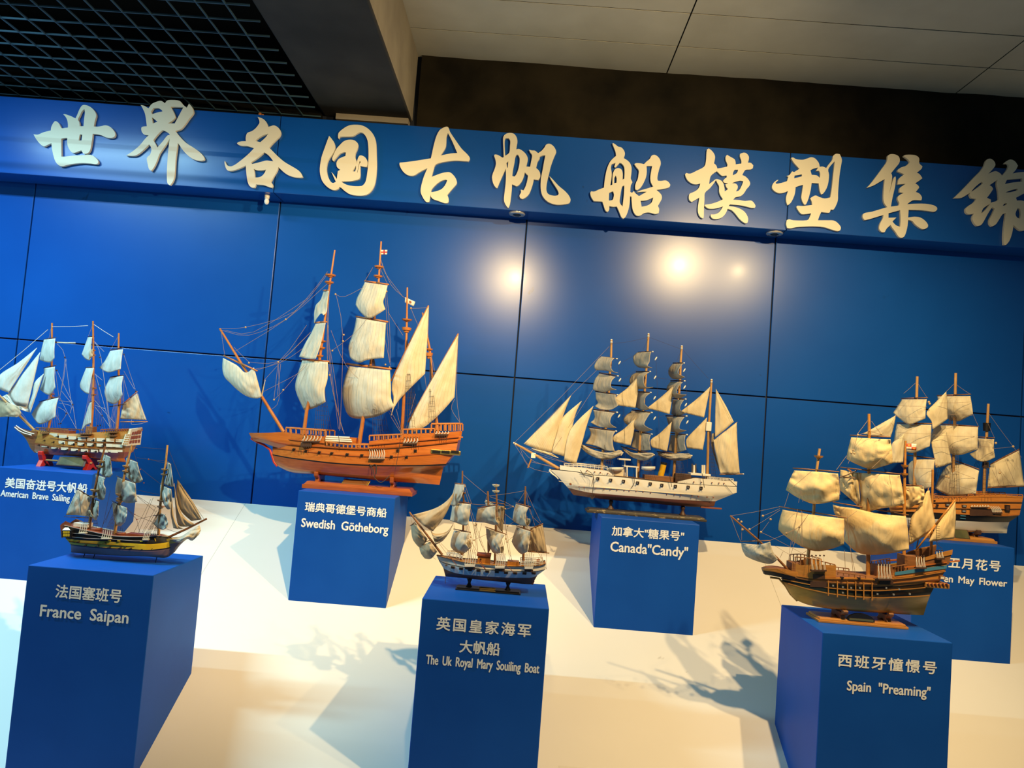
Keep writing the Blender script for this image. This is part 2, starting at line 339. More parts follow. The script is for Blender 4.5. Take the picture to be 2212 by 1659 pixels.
CH = [
((60,210,10.37), ["130,830 165,835 230,838 330,795 430,765 515,745 530,660 570,580 610,535 650,545 700,590 740,670 765,695 830,690 900,680 900,600 880,500 840,430 795,385 830,380 900,400 980,430 1070,475 1110,390 1160,270 1220,185 1290,175 1380,205 1460,265 1520,350 1532,430 1505,520 1480,655 1570,660 1660,645 1740,630 1830,655 1910,725 1955,800 1950,870 1900,905 1820,910 1740,895 1660,855 1560,830 1455,820 1445,920 1420,1080 1395,1190 1340,1255 1260,1270 1225,1235 1200,1190 1130,1215 1040,1245 975,1225 915,1140 885,1040 885,910 820,915 750,930 750,1080 755,1330 830,1330 1000,1310 1200,1300 1400,1290 1500,1340 1575,1420 1575,1480 1520,1500 1400,1485 1200,1475 1000,1495 880,1520 770,1548 690,1520 620,1440 570,1290 540,1130 530,1030 460,1060 370,1105 300,1070 220,980 160,890",
 "1270,265 1280,350 1262,500 1250,650 1165,650 1155,560 1125,500 1160,420 1215,310", "1165,835 1220,835 1205,970 1140,970"]),
((260,210,8.295), ["365,140 430,155 505,200 560,125 640,85 730,65 800,110 840,60 930,50 1060,65 1120,130 1190,190 1230,115 1285,180 1310,250 1300,300 1230,390 1160,490 1080,575 985,605 1060,700 1180,820 1320,910 1440,1000 1500,1080 1500,1125 1440,1140 1330,1120 1230,1060 1130,960 1060,860 1030,820 1015,930 990,1130 975,1380 945,1500 890,1580 850,1550 835,1480 835,1300 850,1060 870,850 885,740 830,830 760,930 700,1020 660,1130 610,1240 555,1320 515,1290 490,1200 475,1090 530,1030 555,960 550,900 515,845 430,930 320,1020 240,1050 105,1045 220,970 340,870 440,750 510,680 430,670 385,620 375,560 395,530 475,520 460,400 440,290 400,200",
 "590,195 680,195 740,230 755,255 660,275 570,305 550,260", "565,360 620,400 665,440 580,470", "900,170 1130,180 1060,310 975,470 850,470 930,420 990,360 950,260", "740,600 800,605 870,650 885,680 840,690 760,790 665,900 625,830 590,770 650,690"]),
((470,240,9.215), ["795,115 850,130 920,165 970,220 1010,315 1060,300 1120,285 1190,315 1240,370 1258,440 1230,510 1170,570 1090,650 1025,725 1100,800 1200,900 1330,1010 1480,1100 1580,1160 1650,1220 1695,1310 1660,1325 1550,1320 1430,1285 1330,1225 1210,1115 1185,1190 1120,1300 1060,1410 1090,1450 1100,1490 1080,1525 1020,1510 930,1475 850,1465 765,1460 740,1520 690,1525 630,1480 595,1390 575,1250 560,1080 480,1120 380,1160 270,1190 200,1180 160,1120 138,1030 145,990 165,1040 200,1085 270,1100 350,1065 440,1000 540,920 640,830 725,740 660,715 580,695 470,690 410,665 385,640 420,615 490,600 565,600 560,540 570,480 600,430 680,400 760,340 820,260 835,220 820,160",
 "1010,450 950,530 850,620 800,605 750,590 820,530 910,480", "925,820 990,860 1050,920 1110,1000 1040,990 960,985 850,1015 685,1055 665,1020 760,960 850,890", "720,1150 780,1175 860,1180 965,1165 930,1240 870,1300 800,1320 740,1320 735,1230"]),
((680,260,9.217), ["465,280 490,230 560,170 650,115 740,90 840,88 950,105 1060,165 1150,260 1200,360 1222,480 1230,700 1235,900 1225,1080 1200,1250 1150,1370 1080,1450 1000,1490 900,1500 780,1490 680,1460 590,1400 530,1345 490,1325 460,1365 400,1390 330,1375 230,1310 150,1210 110,1090 100,960 120,800 150,680 200,540 250,400 285,310 330,360 385,440 405,530 390,600 340,690 290,760 250,850 235,970 250,1080 280,1160 320,1225 365,1250 420,1225 380,1140 345,1060 330,1030 370,1070 440,1170 450,1080 460,1010 510,985 450,940 430,880 440,820 490,760 610,710 620,640 580,635 500,665 430,740 370,815 345,770 370,690 430,570 500,490 580,415 680,385 780,395 850,450 862,510 840,590 810,660 805,740 830,810 830,870 845,800 870,730 900,700 950,705 1010,745 1045,810 1048,870 1035,925 990,925 905,905 905,1000 905,1100 880,1165 800,1195 680,1215 530,1215 570,1250 660,1290 780,1310 900,1310 960,1290 1010,1220 1040,1080 1060,900 1070,700 1065,520 1050,400 1010,310 960,255 900,240 840,265 760,315 660,325 500,325 480,365 465,350",
 "820,900 750,1015 803,1018 822,950", "888,815 910,815 910,850 890,865 850,1045 842,1040"]),
((850,265,9.217), ["975,110 1050,80 1095,100 1130,190 1230,340 1350,510 1450,610 1510,680 1520,730 1490,770 1400,765 1230,755 1050,775 850,825 800,930 760,1080 860,1040 980,1000 1100,985 1170,1020 1240,1110 1262,1190 1240,1240 1160,1330 1070,1440 1095,1500 1095,1570 1070,1600 1010,1600 900,1560 800,1525 750,1480 740,1430 725,1510 710,1575 660,1580 610,1530 560,1440 540,1360 555,1250 590,1120 630,1010 675,910 590,945 500,995 410,1050 320,1055 230,1010 160,930 120,840 125,795 250,785 500,750 745,710 770,600 800,460 850,280 910,160",
 "1085,205 1170,370 1270,605 1130,615 935,655 1000,560 1045,460 1055,280", "1035,1135 1070,1150 1030,1240 960,1320 870,1360 760,1385 748,1375 765,1320 860,1220 950,1160"]),
((1055,280,9.217), ["300,140 350,85 430,65 510,85 560,150 578,230 565,310 555,395 610,385 690,430 755,500 785,580 770,670 755,735 830,740 850,640 870,510 830,450 810,400 870,415 930,420 990,470 1060,420 1120,350 1150,300 1210,280 1280,315 1330,380 1350,450 1320,520 1280,620 1240,740 1215,850 1180,990 1160,1100 1155,1200 1180,1270 1240,1305 1330,1318 1385,1305 1400,1265 1370,1190 1300,1080 1240,980 1215,925 1290,1000 1400,1120 1520,1220 1600,1310 1635,1390 1620,1450 1580,1475 1450,1495 1330,1490 1220,1455 1130,1390 1070,1300 1045,1200 1040,1080 1050,950 1080,800 1110,630 1135,510 1080,515 1020,540 1020,580 985,630 965,700 950,765 1000,810 1030,870 1030,950 990,1005 905,990 885,1080 850,1190 810,1280 750,1345 680,1382 635,1360 620,1310 650,1250 645,1195 700,1210 740,1130 770,1030 790,915 725,850 710,920 670,1020 610,1100 560,1130 515,1105 470,1090 465,1200 450,1340 430,1480 400,1560 370,1535 325,1460 310,1380 325,1230 345,1050 350,900 345,760 340,790 290,900 220,1060 180,1160 150,1155 100,1080 72,960 90,870 130,770 150,680 140,600 115,520 130,495 190,505 280,560 305,550 300,400 292,230",
 "340,170 400,170 435,220 430,330 415,460 335,520 325,350 325,220", "360,660 395,630 385,760 372,750", "560,500 590,500 620,560 620,660 595,790 550,900 515,935 475,925 490,800 520,650 535,550"]),
((1265,300,8.969), ["530,80 580,110 630,150 690,165 740,220 762,290 740,375 800,410 860,470 890,560 885,680 875,770 905,840 875,905 865,1030 900,1045 935,1010 960,1050 1035,1110 1120,1060 1185,1025 1100,1025 990,1035 1060,1000 1180,965 1310,925 1265,840 1255,740 1270,630 1290,525 1180,525 1185,640 1170,740 1130,840 1070,940 1000,995 965,980 960,910 980,840 1010,780 1025,690 1030,610 985,550 945,490 980,470 1060,475 1130,490 1180,440 1240,390 1280,325 1340,310 1400,345 1445,410 1455,490 1430,570 1405,670 1390,760 1400,810 1460,815 1550,805 1610,840 1640,890 1615,940 1500,970 1370,990 1420,1030 1470,1090 1475,1160 1440,1230 1400,1300 1425,1360 1415,1440 1350,1455 1270,1435 1200,1425 1120,1445 1060,1485 1000,1490 950,1450 910,1360 895,1230 890,1120 860,1110 855,1230 830,1370 780,1500 730,1545 690,1510 650,1410 605,1310 530,1315 460,1300 455,1380 420,1415 380,1380 350,1290 325,1215 240,1210 160,1205 110,1130 90,1050 110,1015 170,1020 260,980 355,945 370,800 390,680 420,560 470,450 530,380 590,330 580,250 545,160 522,100",
 "580,465 555,540 580,555 620,510 660,465 700,480 745,540 755,640 750,770 718,790 718,660 690,590 630,565 570,590 540,640 525,700 518,890 478,900 500,770 505,660 490,560 505,490", "580,710 603,760 598,850 555,860 555,770", "455,1045 530,1015 550,1080 530,1170 500,1190 450,1195", "705,930 750,905 740,1100 715,1310 660,1230 675,1090", "1065,1200 1180,1190 1310,1135 1280,1230 1200,1290 1085,1315"]),
((1470,315,9.48), ["540,75 580,55 640,100 690,170 708,240 685,360 730,400 755,465 850,450 955,425 960,380 925,290 925,220 955,185 1020,225 1100,270 1125,320 1130,380 1200,370 1245,365 1245,300 1215,220 1220,165 1290,140 1350,155 1395,210 1400,270 1380,345 1440,350 1490,400 1480,460 1430,485 1340,490 1300,530 1265,600 1330,630 1390,690 1425,760 1410,820 1350,890 1300,970 1230,1030 1125,1055 1080,1105 1200,1110 1320,1130 1440,1120 1500,1165 1535,1230 1520,1270 1450,1270 1330,1240 1200,1215 1010,1200 985,1235 1100,1250 1220,1290 1310,1350 1365,1430 1385,1500 1375,1570 1340,1590 1280,1560 1200,1490 1130,1400 1050,1320 965,1290 920,1390 840,1470 750,1498 660,1490 615,1440 625,1405 700,1405 780,1370 830,1310 870,1240 780,1270 660,1290 560,1280 495,1225 510,1205 620,1190 750,1150 870,1095 820,1020 790,930 790,830 760,770 725,702 680,770 600,870 500,965 490,1100 480,1280 475,1460 450,1485 400,1450 360,1370 355,1270 370,1160 385,1060 300,1110 230,1150 180,1110 170,1040 190,980 260,950 330,910 380,850 405,770 330,790 240,775 150,710 105,630 95,580 120,555 200,570 330,510 480,430 520,320 530,180",
 "745,520 840,610 900,615 940,605 950,640 900,680 870,720 900,755 980,770 920,790 940,850 975,885 905,935 895,830 860,740 800,695 725,683 660,730 585,785 610,640 670,570", "1110,490 1180,490 1150,560 1070,605 1080,540", "1055,765 1130,735 1220,715 1285,725 1260,800 1200,910 1130,935 1165,880 1170,820 1130,775"]),
((1660,330,9.217), ["450,105 490,95 560,130 680,140 770,115 850,90 930,115 1000,200 1020,280 1080,275 1150,305 1200,230 1270,140 1290,60 1350,20 1420,30 1460,130 1450,230 1420,400 1400,600 1385,800 1380,950 1330,1080 1290,1135 1240,1130 1220,1180 1190,1195 1050,1180 1010,1270 985,1345 1180,1345 1300,1350 1380,1400 1440,1480 1430,1540 1380,1560 1260,1530 1100,1480 900,1465 700,1470 560,1480 440,1505 370,1495 352,1420 365,1340 420,1325 500,1345 760,1345 820,1280 850,1205 750,1220 660,1220 600,1160 555,1080 580,1055 680,1060 870,1040 860,970 830,910 870,880 940,850 1020,885 1120,910 1230,890 1250,780 1270,620 1290,430 1320,170 1270,220 1190,330 1205,440 1190,600 1150,720 1090,810 1050,830 1020,750 1000,610 860,600 840,740 800,900 750,1020 715,1035 680,980 655,890 670,770 690,640 620,655 540,685 530,790 500,890 440,1000 380,1045 355,980 352,880 390,760 320,790 220,805 130,770 75,710 75,650 110,590 170,545 200,540 140,600 160,620 260,600 370,565 395,480 360,465 420,440 470,370 510,385 615,320 560,260 500,190",
 "520,455 665,430 665,470 510,510", "835,350 900,315 990,295 945,360 1010,360 1030,420 1020,500 960,450 860,440"]),
((1855,325,8.731), ["545,100 600,70 680,75 750,110 775,180 755,250 690,330 610,430 630,490 610,640 570,830 620,650 660,520 690,490 700,540 685,680 650,830 625,950 605,1060 750,1040 765,990 735,930 740,870 790,830 850,800 770,790 770,720 810,680 885,630 735,640 745,560 780,510 860,450 735,395 735,365 800,320 900,285 960,220 930,170 840,105 880,85 980,80 1080,95 1140,150 1140,240 1200,300 1180,350 1095,420 1150,450 1200,525 1140,570 1065,620 1120,660 1140,700 1075,785 1140,810 1190,880 1180,940 1040,935 970,970 910,1015 1050,1005 1250,1005 1400,1030 1470,1070 1480,1110 1430,1155 1300,1140 1150,1125 940,1120 930,1265 1050,1250 1160,1265 1250,1325 1305,1400 1300,1450 1230,1485 1150,1460 1060,1390 1010,1330 930,1310 920,1420 890,1550 850,1630 790,1645 740,1610 690,1530 640,1470 600,1405 530,1470 490,1540 440,1540 395,1500 385,1440 410,1360 455,1280 465,1215 350,1250 220,1290 110,1315 75,1260 80,1200 130,1175 250,1155 400,1110 540,1070 485,1000 465,900 470,760 490,540 400,590 280,660 150,705 230,620 330,490 440,340 530,210",
 "560,1185 780,1125 790,1300 780,1440 700,1410 635,1340 710,1265 560,1270"]),
((2050,335,8.296), ["650,130 680,80 740,65 800,100 830,160 810,220 700,340 780,300 850,290 920,330 950,370 1030,280 1070,190 1050,150 990,150 1030,110 1100,80 1180,110 1235,190 1200,260 1140,330 1250,310 1400,310 1480,400 1440,560 1400,650 1200,765 1215,815 1330,820 1450,900 1480,1050 1470,1250 1400,1330 1290,1355 1220,1310 1155,1250 1130,1400 1080,1540 1020,1610 980,1605 975,1450 990,1270 1020,1040 960,1060 900,1150 840,1240 770,1280 730,1240 725,1160 770,1070 820,960 780,930 740,980 680,1080 620,1190 570,1255 500,1270 450,1220 415,1130 445,1050 350,1060 300,1020 295,960 350,910 440,850 490,785 400,770 370,710 385,670 290,730 220,765 85,770 150,710 300,560 450,400 560,290 630,190",
 "590,475 610,500 540,560 430,640 400,650 480,560", "870,440 855,520 880,640 890,790 850,825 790,840 750,855 750,800 680,765 730,700 790,610 770,570 725,540 800,490", "740,868 690,900 610,960 580,1040 600,1030 680,950", "1000,520 1040,440 1310,415 1310,475 1150,490", "1010,670 1110,630 1230,600 1225,630 1100,665", "960,910 1000,865 1040,865 1020,895", "1230,950 1275,960 1290,1050 1270,1140 1220,1120 1190,1050"]),
]
for fr_, lp_ in CH: character(fr_, lp_)

# soffit fittings
def disc_vf(c, r0, r1, z0, z1, vs, fs, seg=28):
    b = len(vs)
    for rr, zz in ((r0, z0), (r1, z1)):
        for k in range(seg):
            t = 2*math.pi*k/seg; vs.append((c[0]+rr*math.cos(t), c[1]+rr*math.sin(t), zz))
    for k in range(seg): fs.append((b+k, b+(k+1) % seg, b+seg+(k+1) % seg, b+seg+k))
    fs.append(tuple(b+k for k in range(seg))); fs.append(tuple(b+seg+k for k in range(seg))[::-1])
for u, v_, lab in ((1117, 462, 'round chrome downlight under the fascia, above the tall orange three-master'), (1673, 504, 'round chrome downlight under the fascia beside a wall joint at right')):
    p = at_z(u, v_, ZB0-.004); p.y = max(min(p.y, -.055), YB+.05)
    t = tag(empty('downlight', (p.x, p.y, ZB0), lab, 'ceiling light', 'recessed downlights in the fascia soffit'))
    vs, fs = [], []; disc_vf((p.x, p.y), .046, .042, ZB0, ZB0-.010, vs, fs)
    bevel(mesh('trim_ring', vs, fs, M['chrome'], t, t.location, True), .002)
    vs, fs = [], []; disc_vf((p.x, p.y), .024, .016, ZB0-.009, ZB0-.0135, vs, fs); mesh('lens', vs, fs, M['black'], t, t.location)
p = at_z(577, 425, ZB0-.01); p.y = max(p.y, YB+.03)
t = empty('bare_bulb', (p.x, p.y, ZB0), 'small bare bulb in a white holder under the fascia', 'bulb')
vs, fs = [], []; disc_vf((p.x, p.y), .014, .012, ZB0, ZB0-.022, vs, fs); mesh('holder', vs, fs, M['white'], t, t.location, True)
bm = bmesh.new(); bmesh.ops.create_uvsphere(bm, u_segments=16, v_segments=10, radius=.013)
for q in bm.verts: q.co.z *= 1.35
me = bpy.data.meshes.new('bulb'); bm.to_mesh(me); bm.free(); me.materials.append(M['lampglass'])
b_ = link(bpy.data.objects.new('bulb', me), t); b_.location = (0, 0, -.036)

# ------------------------------------------------------------------ plinths with their lettering
W_, D_ = .45, .42
PL = {}
def plinth(key, x, yf, zt, label):
    t = empty('display_plinth', (x+W_/2, yf+D_/2, ramp_z(yf+D_/2)), label, 'plinth', 'blue plinths on the white ramp')
    vs = [(x, yf, zt), (x+W_, yf, zt), (x+W_, yf+D_, zt), (x, yf+D_, zt)] + [(a, b, ramp_z(b)-.004) for a, b in ((x, yf), (x+W_, yf), (x+W_, yf+D_), (x, yf+D_))]
    bevel(mesh('body', vs, [(0,1,2,3),(4,7,6,5),(0,4,5,1),(1,5,6,2),(2,6,7,3),(3,7,4,0)], M['plinth'], t, t.location), .003, 2)
    PL[key] = (x, yf, zt, t)
def lettering(key, txt, uL, uR, vT, vB, bold=.018, space=1.0, word=1.0):
    x, yf, zt, t = PL[key]
    c = bpy.data.curves.new('lettering', 'FONT'); c.body = txt; c.space_character = space; c.space_word = word; c.resolution_u = 3; c.extrude = 0
    o = bpy.data.objects.new('tmp', c); COL.objects.link(o)
    me = bpy.data.meshes.new_from_object(o.evaluated_get(bpy.context.evaluated_depsgraph_get())); bpy.data.objects.remove(o)
    xs = [q.co.x for q in me.vertices]; ys_ = [q.co.y for q in me.vertices]
    y = yf-.0012
    a = at(uL, vB, y); b = at(uL, vT, y); d = at(uR, vB+.083*(uR-uL), y)
    sxx = (d.x-a.x)/(max(xs)-min(xs)); yb0 = 0.0 if ord(txt[0]) < 128 else min(ys_); yt = .73 if ord(txt[0]) < 128 else max(ys_)
    szz = (b.z-a.z)/(yt-yb0)
    for q in me.vertices:
        q.co = Vector((a.x+(q.co.x-min(xs))*sxx, y, a.z+(q.co.y-yb0)*szz)) - t.location
    bm = bmesh.new(); e = .022*szz*bold/.018
    for i, (dx, dz) in enumerate(((e, 0), (-e, 0), (0, e), (0, -e), (e*.7, e*.7), (-e*.7, -e*.7))):
        n0 = len(bm.verts); bm.from_mesh(me); bm.verts.ensure_lookup_table()
        for q in bm.verts[n0:]: q.co += Vector((dx, -.00002*i, dz))
    bm.to_mesh(me); bm.free()
    me.materials.clear(); me.materials.append(M['text'])
    link(bpy.data.objects.new('lettering', me), t)
plinth('fr', -1.355, -1.41, .951, 'blue plinth under the yellow and black banded ship, front left corner')
plinth('uk', .0476, -1.395, .9445, 'blue plinth at front centre carrying the small pale blue hulled ship')
plinth('sp', 1.450, -1.415, .9455, 'blue plinth at front right carrying the golden brown ship with big tan sails')
plinth('am', -2.056, -.612, 1.206, 'blue plinth by the wall at far left under the cream banded ship')
plinth('sw', -.6527, -.6018, 1.2062, 'blue plinth by the wall under the large orange wooden ship')
plinth('ca', .7472, -.6113, 1.1965, 'blue plinth by the wall under the white four-masted ship')
plinth('ma', 2.1644, -.6245, 1.2067, 'blue plinth by the wall at far right, mostly behind the golden ship')
lettering('fr', '法国塞班号', 119, 261, 1262, 1290.6); lettering('fr', 'France Saipan', 86, 276, 1304.6, 1330.7, word=1.9)
lettering('am', '美国奋进号大帆船', 10.5, 187, 1031, 1053); lettering('am', 'American Brave Sailing', 1, 150, 1057, 1071.5, word=1.8)
lettering('sw', '瑞典哥德堡号商船', 658.4, 833.9, 1084, 1104); lettering('sw', 'Swedish Götheborg', 650.6, 837.7, 1118, 1137.6, word=1.9)
lettering('ca', '加拿大"糖果号"', 1321.5, 1476.6, 1135.5, 1156.5); lettering('ca', 'Canada"Candy"', 1318.4, 1484.8, 1168.6, 1190)
lettering('uk', '英国皇家海军', 942.4, 1145.2, 1332, 1360, space=1.22); lettering('uk', '大帆船', 992, 1078.5, 1382, 1409.5)
lettering('uk', 'The Uk Royal Mary Souiling Boat', 920, 1164, 1413, 1433.8, word=1.8)
lettering('sp', '西班牙憧憬号', 1810, 2022.6, 1412, 1439, space=1.2); lettering('sp', 'Spain "Preaming"', 1829.6, 2009, 1469, 1490.8, word=2.0)
lettering('ma', '五月花号', 2049, 2160.8, 1203, 1226, space=1.12); lettering('ma', 'en May Flower', 2039, 2175, 1241, 1256.5, word=1.6)

# ------------------------------------------------------------------ ship toolkit
class Ship:
    def __init__(s, name, key, frame, label, cat='model ship', B=.1, group='model sailing ships'):
        x, yf, zt, _ = PL[key]
        s.y0 = yf + D_/2; s.f = frame; s.zt = zt; s.B = B
        s.root = empty(name, (x+W_/2, s.y0, zt), label, cat, group)
        s.o = s.root.location.copy(); s.k = (s.y0-CAM.y)/FL/frame[2]; s.plan = None
    def px(s, p, fr=None):
        ox, oy, sc = fr or s.f; return ox+p[0]/sc, oy+p[1]/sc
    def P(s, p, dy=0., fr=None):
        u, v = s.px(p, fr); return at(u, v, s.y0+dy)
    def L(s, st, dy=0., fr=None): return [s.P(p, dy, fr) for p in pairs(st)]
    def mesh(s, name, vs, fs, m, parent=None, smooth=False, midx=None, uvs=None):
        return mesh(name, vs, fs, m, parent or s.root, s.o, smooth, midx, uvs)
    # half breadth along the hull, t = 0 at the bow
    def b(s, t, frac=1., stern=.7, bow=.05):
        t = max(0., min(1., t))
        a = bow + (1-bow)*(1-(1-min(t/.42, 1))**2.1)
        e = 1-(1-stern)*max(0., (t-.45)/.55)**1.7
        return s.B*frac*a*e
    def hull(s, rows, mats, name='hull', n=44, fr=None, bow=.05, deckrow=0, sub=3, deckmat=None, B=None):
        oldB = s.B
        if B: s.B = B
        vs = []; R = len(rows)
        rs = []
        for st, frac, stern in rows:
            pl = resample(crom([s.px(p, fr) for p in pairs(st)], 5), n); rs.append((pl, frac, stern))
        if not B:
            s.u0 = rs[0][0][0][0]; s.u1 = rs[0][0][-1][0]; s.row0 = rows[0]
        dense = []
        for i in range(R-1):
            for q in range(sub):
                t = q/sub
                dense.append(([tuple(a+(c-a)*t for a, c in zip(p1, p2)) for p1, p2 in zip(rs[i][0], rs[i+1][0])],
                              rs[i][1]+(rs[i+1][1]-rs[i][1])*(t if rs[i+1][1] > .3 else 1-math.sqrt(max(0, 1-t*t))), rs[i][2]+(rs[i+1][2]-rs[i][2])*t, i))
        dense.append((rs[-1][0], rs[-1][1], rs[-1][2], R-2))
        for side in (0, 1):
            for pl, frac, stern, i in dense:
                for j, (u, v) in enumerate(pl):
                    b = s.b(j/(n-1), frac, stern, bow); p = at(u, v, s.y0-b)
                    vs.append(p if side == 0 else Vector((p.x, s.y0+b, p.z)))
        D = len(dense); fs = []; mi = []
        if not B: s.grid = [[vs[i*n+j] for j in range(n)] for i in range(D)]
        for side in (0, 1):
            o = side*D*n
            for i in range(D-1):
                for j in range(n-1):
                    fs.append((o+i*n+j, o+i*n+j+1, o+(i+1)*n+j+1, o+(i+1)*n+j)); mi.append(dense[i][3])
        for i in range(D-1):                                  # transom, stem, keel and deck close the shell
            fs.append((i*n+n-1, D*n+i*n+n-1, D*n+(i+1)*n+n-1, (i+1)*n+n-1)); mi.append(dense[i][3])
            fs.append((i*n, (i+1)*n, D*n+(i+1)*n, D*n+i*n)); mi.append(dense[i][3])
        for j in range(n-1):
            fs.append(((D-1)*n+j, (D-1)*n+j+1, D*n+(D-1)*n+j+1, D*n+(D-1)*n+j)); mi.append(R-2)
            fs.append((j, D*n+j, D*n+j+1, j+1)); mi.append(len(mats))
        o = s.mesh(name, vs, fs, list(mats)+[deckmat or M['brownwood']], None, True, mi)
        s.B = oldB
        m = o.modifiers.new('edges', 'EDGE_SPLIT'); m.split_angle = math.radians(42)
        return o
    def section(s, x):                                        # (z, half breadth) from sheer to keel at one x
        out = []
        for row in s.grid:
            for a, c in zip(row[:-1], row[1:]):
                if (a.x-x)*(c.x-x) <= 0 and a.x != c.x:
                    t = (x-a.x)/(c.x-a.x); out.append((a.z+(c.z-a.z)*t, s.y0-(a.y+(c.y-a.y)*t))); break
        return out
    def tt(s, u): return (u-s.u0)/(s.u1-s.u0)
    def hb(s, u, frac=1., stern=None):
        return s.b(s.tt(u), frac, s.row0[2] if stern is None else stern)
    # thick strip following the hull side between two traced edges (wale, bulwark, band)
    def strip(s, name, top, bot, m, frac=1., stern=None, th=.004, out=.002, fr=None, both=True, n=20, parent=None):
        a = resample([s.px(p, fr) for p in pairs(top)], n); c = resample([s.px(p, fr) for p in pairs(bot)], n)
        for side in ((0, 1) if both else (0,)):
            vs = []; fs = []
            for (u1, v1), (u2, v2) in zip(a, c):
                for (u, v), d in (((u1, v1), out), ((u2, v2), out), ((u2, v2), out-th), ((u1, v1), out-th)):
                    b = s.hb(u, frac, stern)+d; p = at(u, v, s.y0-b)
                    vs.append(p if side == 0 else Vector((p.x, s.y0+b, p.z)))
            for j in range(n-1):
                for k in range(4): fs.append((j*4+k, j*4+(k+1) % 4, (j+1)*4+(k+1) % 4, (j+1)*4+k))
            fs.append((0, 1, 2, 3)); q = (n-1)*4; fs.append((q+3, q+2, q+1, q))
            s.mesh(name, vs, fs, m, parent)
    def line(s, st, w): return st, ' '.join(f'{x},{y+w}' for x, y in pairs(st))
    def wale(s, st, w, m, **k):
        a, c = s.line(st, w); s.strip('wale', a, c, m, out=k.pop('out', .004), th=.006, **k)
    def rail(s, st, h, n, m, r=2.5, rp=2., fr=None, frac=.95, stern=None, lines=1, both=True, name='railing'):
        a = [s.px(p, fr) for p in pairs(st)]; sc = (fr or s.f)[2]; k = (s.y0-CAM.y)/FL/sc
        for side in ((0, 1) if both else (0,)):
            vs, fs = [], []
            def pt(u, v, dv=0):
                b = s.hb(u, frac, stern); p = at(u, v+dv/sc, s.y0-b)
                return p if side == 0 else Vector((p.x, s.y0+b, p.z))
            d = resample(a, 14)
            for q in range(lines): tube_vf([pt(u, v, h*q/max(lines, 1)) for u, v in d], r*k, r*k, 6, vs, fs)
            for u, v in resample(a, n): tube_vf([pt(u, v), pt(u, v, h*.5), pt(u, v, h)], rp*k, rp*k, 6, vs, fs)
            s.mesh(name, vs, fs, m)
    def mast(s, st, r0, r1, m, name='mast', tops=(), fr=None, dy=0., topmat=None, tip=None, seg=10, dys=None):
        P = pairs(st); k = (s.y0-CAM.y)/FL/(fr or s.f)[2]
        pts = [s.P(p, dy if dys is None else dys[i], fr) for i, p in enumerate(P)]
        vs, fs = [], []; tube_vf(pts, r0*k, r1*k, seg, vs, fs)
        o = s.mesh(name, vs, fs, m, None, True)
        e = o.modifiers.new('edges', 'EDGE_SPLIT'); e.split_angle = math.radians(50)
        for x, y, hw, h in tops:
            c = s.P((x, y), dy, fr); vs, fs = [], []
            disc_vf((c.x, c.y), hw*k*.85, hw*k, c.z-h*k, c.z, vs, fs, 14)
            disc_vf((c.x, c.y), hw*k*.45, hw*k*.6, c.z-h*k*1.8, c.z-h*k, vs, fs, 14)
            s.mesh('crosstree', vs, fs, topmat or m, o)
        if tip:
            d = (pts[-1]-pts[-2]).normalized(); vs, fs = [], []
            tube_vf([pts[-1]-d*r1*k*2.5, pts[-1], pts[-1]+d*r1*k*.8], r1*k*1.18, r1*k*.8, 10, vs, fs); s.mesh('mast_cap', vs, fs, tip, o, True)
        return o
    def yard(s, a, b, r, m, dl=0., dr=0., fr=None, name='yard', tip=None):
        k = (s.y0-CAM.y)/FL/(fr or s.f)[2]
        p = s.P(a, dl, fr); q = s.P(b, dr, fr); c = (p+q)/2
        vs, fs = [], []; tube_vf([p, c], r*.7*k, r*k, 8, vs, fs); tube_vf([c, q], r*k, r*.7*k, 8, vs, fs)
        o = s.mesh(name, vs, fs, m, None, True)
        if tip:
            d = (q-p).normalized(); vs, fs = [], []; tube_vf([q-d*r*k, q+d*r*k*1.2], r*k*.95, r*k*.9, 8, vs, fs); s.mesh('yard_cap', vs, fs, tip, o, True)
    def sail(s, top, right, bottom, left, m, dl=0., dr=0., bulge=.02, off=0., fr=None, n=18, wr=.006, name='sail', db=0.):
        T = resample(crom([s.px(p, fr) for p in pairs(top)]) if len(pairs(top)) > 1 else [s.px(pairs(top)[0], fr)]*2, n)
        Bt, Lf, Rt = [resample(crom([s.px(p, fr) for p in pairs(q)]), n) for q in (bottom, left, right)]
        vs = []; uv = []; fs = []; sd = random.random()*50
        # corners are shared by the four traced edges
        T[0] = Lf[0]; Bt[0] = Lf[-1]
        if len(pairs(top)) > 1: T[-1] = Rt[0]
        Bt[-1] = Rt[-1]
        if len(pairs(top)) == 1: T = resample([Lf[0], Rt[0]], n) if Lf[0] != Rt[0] else [Lf[0]]*n
        for j in range(n):
            v = j/(n-1)
            for i in range(n):
                u = i/(n-1); q = []
                for c in (0, 1):
                    q.append((1-v)*T[i][c]+v*Bt[i][c]+(1-u)*Lf[j][c]+u*Rt[j][c]
                             - ((1-u)*(1-v)*T[0][c]+u*(1-v)*T[-1][c]+(1-u)*v*Bt[0][c]+u*v*Bt[-1][c]))
                e = math.sin(math.pi*u)*math.sin(math.pi*min(1, v*.92+.04))
                q3 = abs(noise.noise(Vector(((u+v)*2.6+sd, (u-v)*1.1, sd)))); q4 = abs(noise.noise(Vector(((u-v*.7)*3.4+sd, (u+v)*.9, sd+7))))
                w = wr*noise.noise(Vector((u*3.2+sd, v*2.2, sd)))*(.3+v) + wr*.6*noise.noise(Vector((u*9+sd, v*3+sd, 3))) - wr*1.5*(q3-.25)*(.25+v) - wr*1.2*(q4-.25)
                dy = dl+(dr-dl)*u + off - bulge*e + w + db*v
                vs.append(at(q[0], q[1], s.y0+dy)); uv.append((u, v))
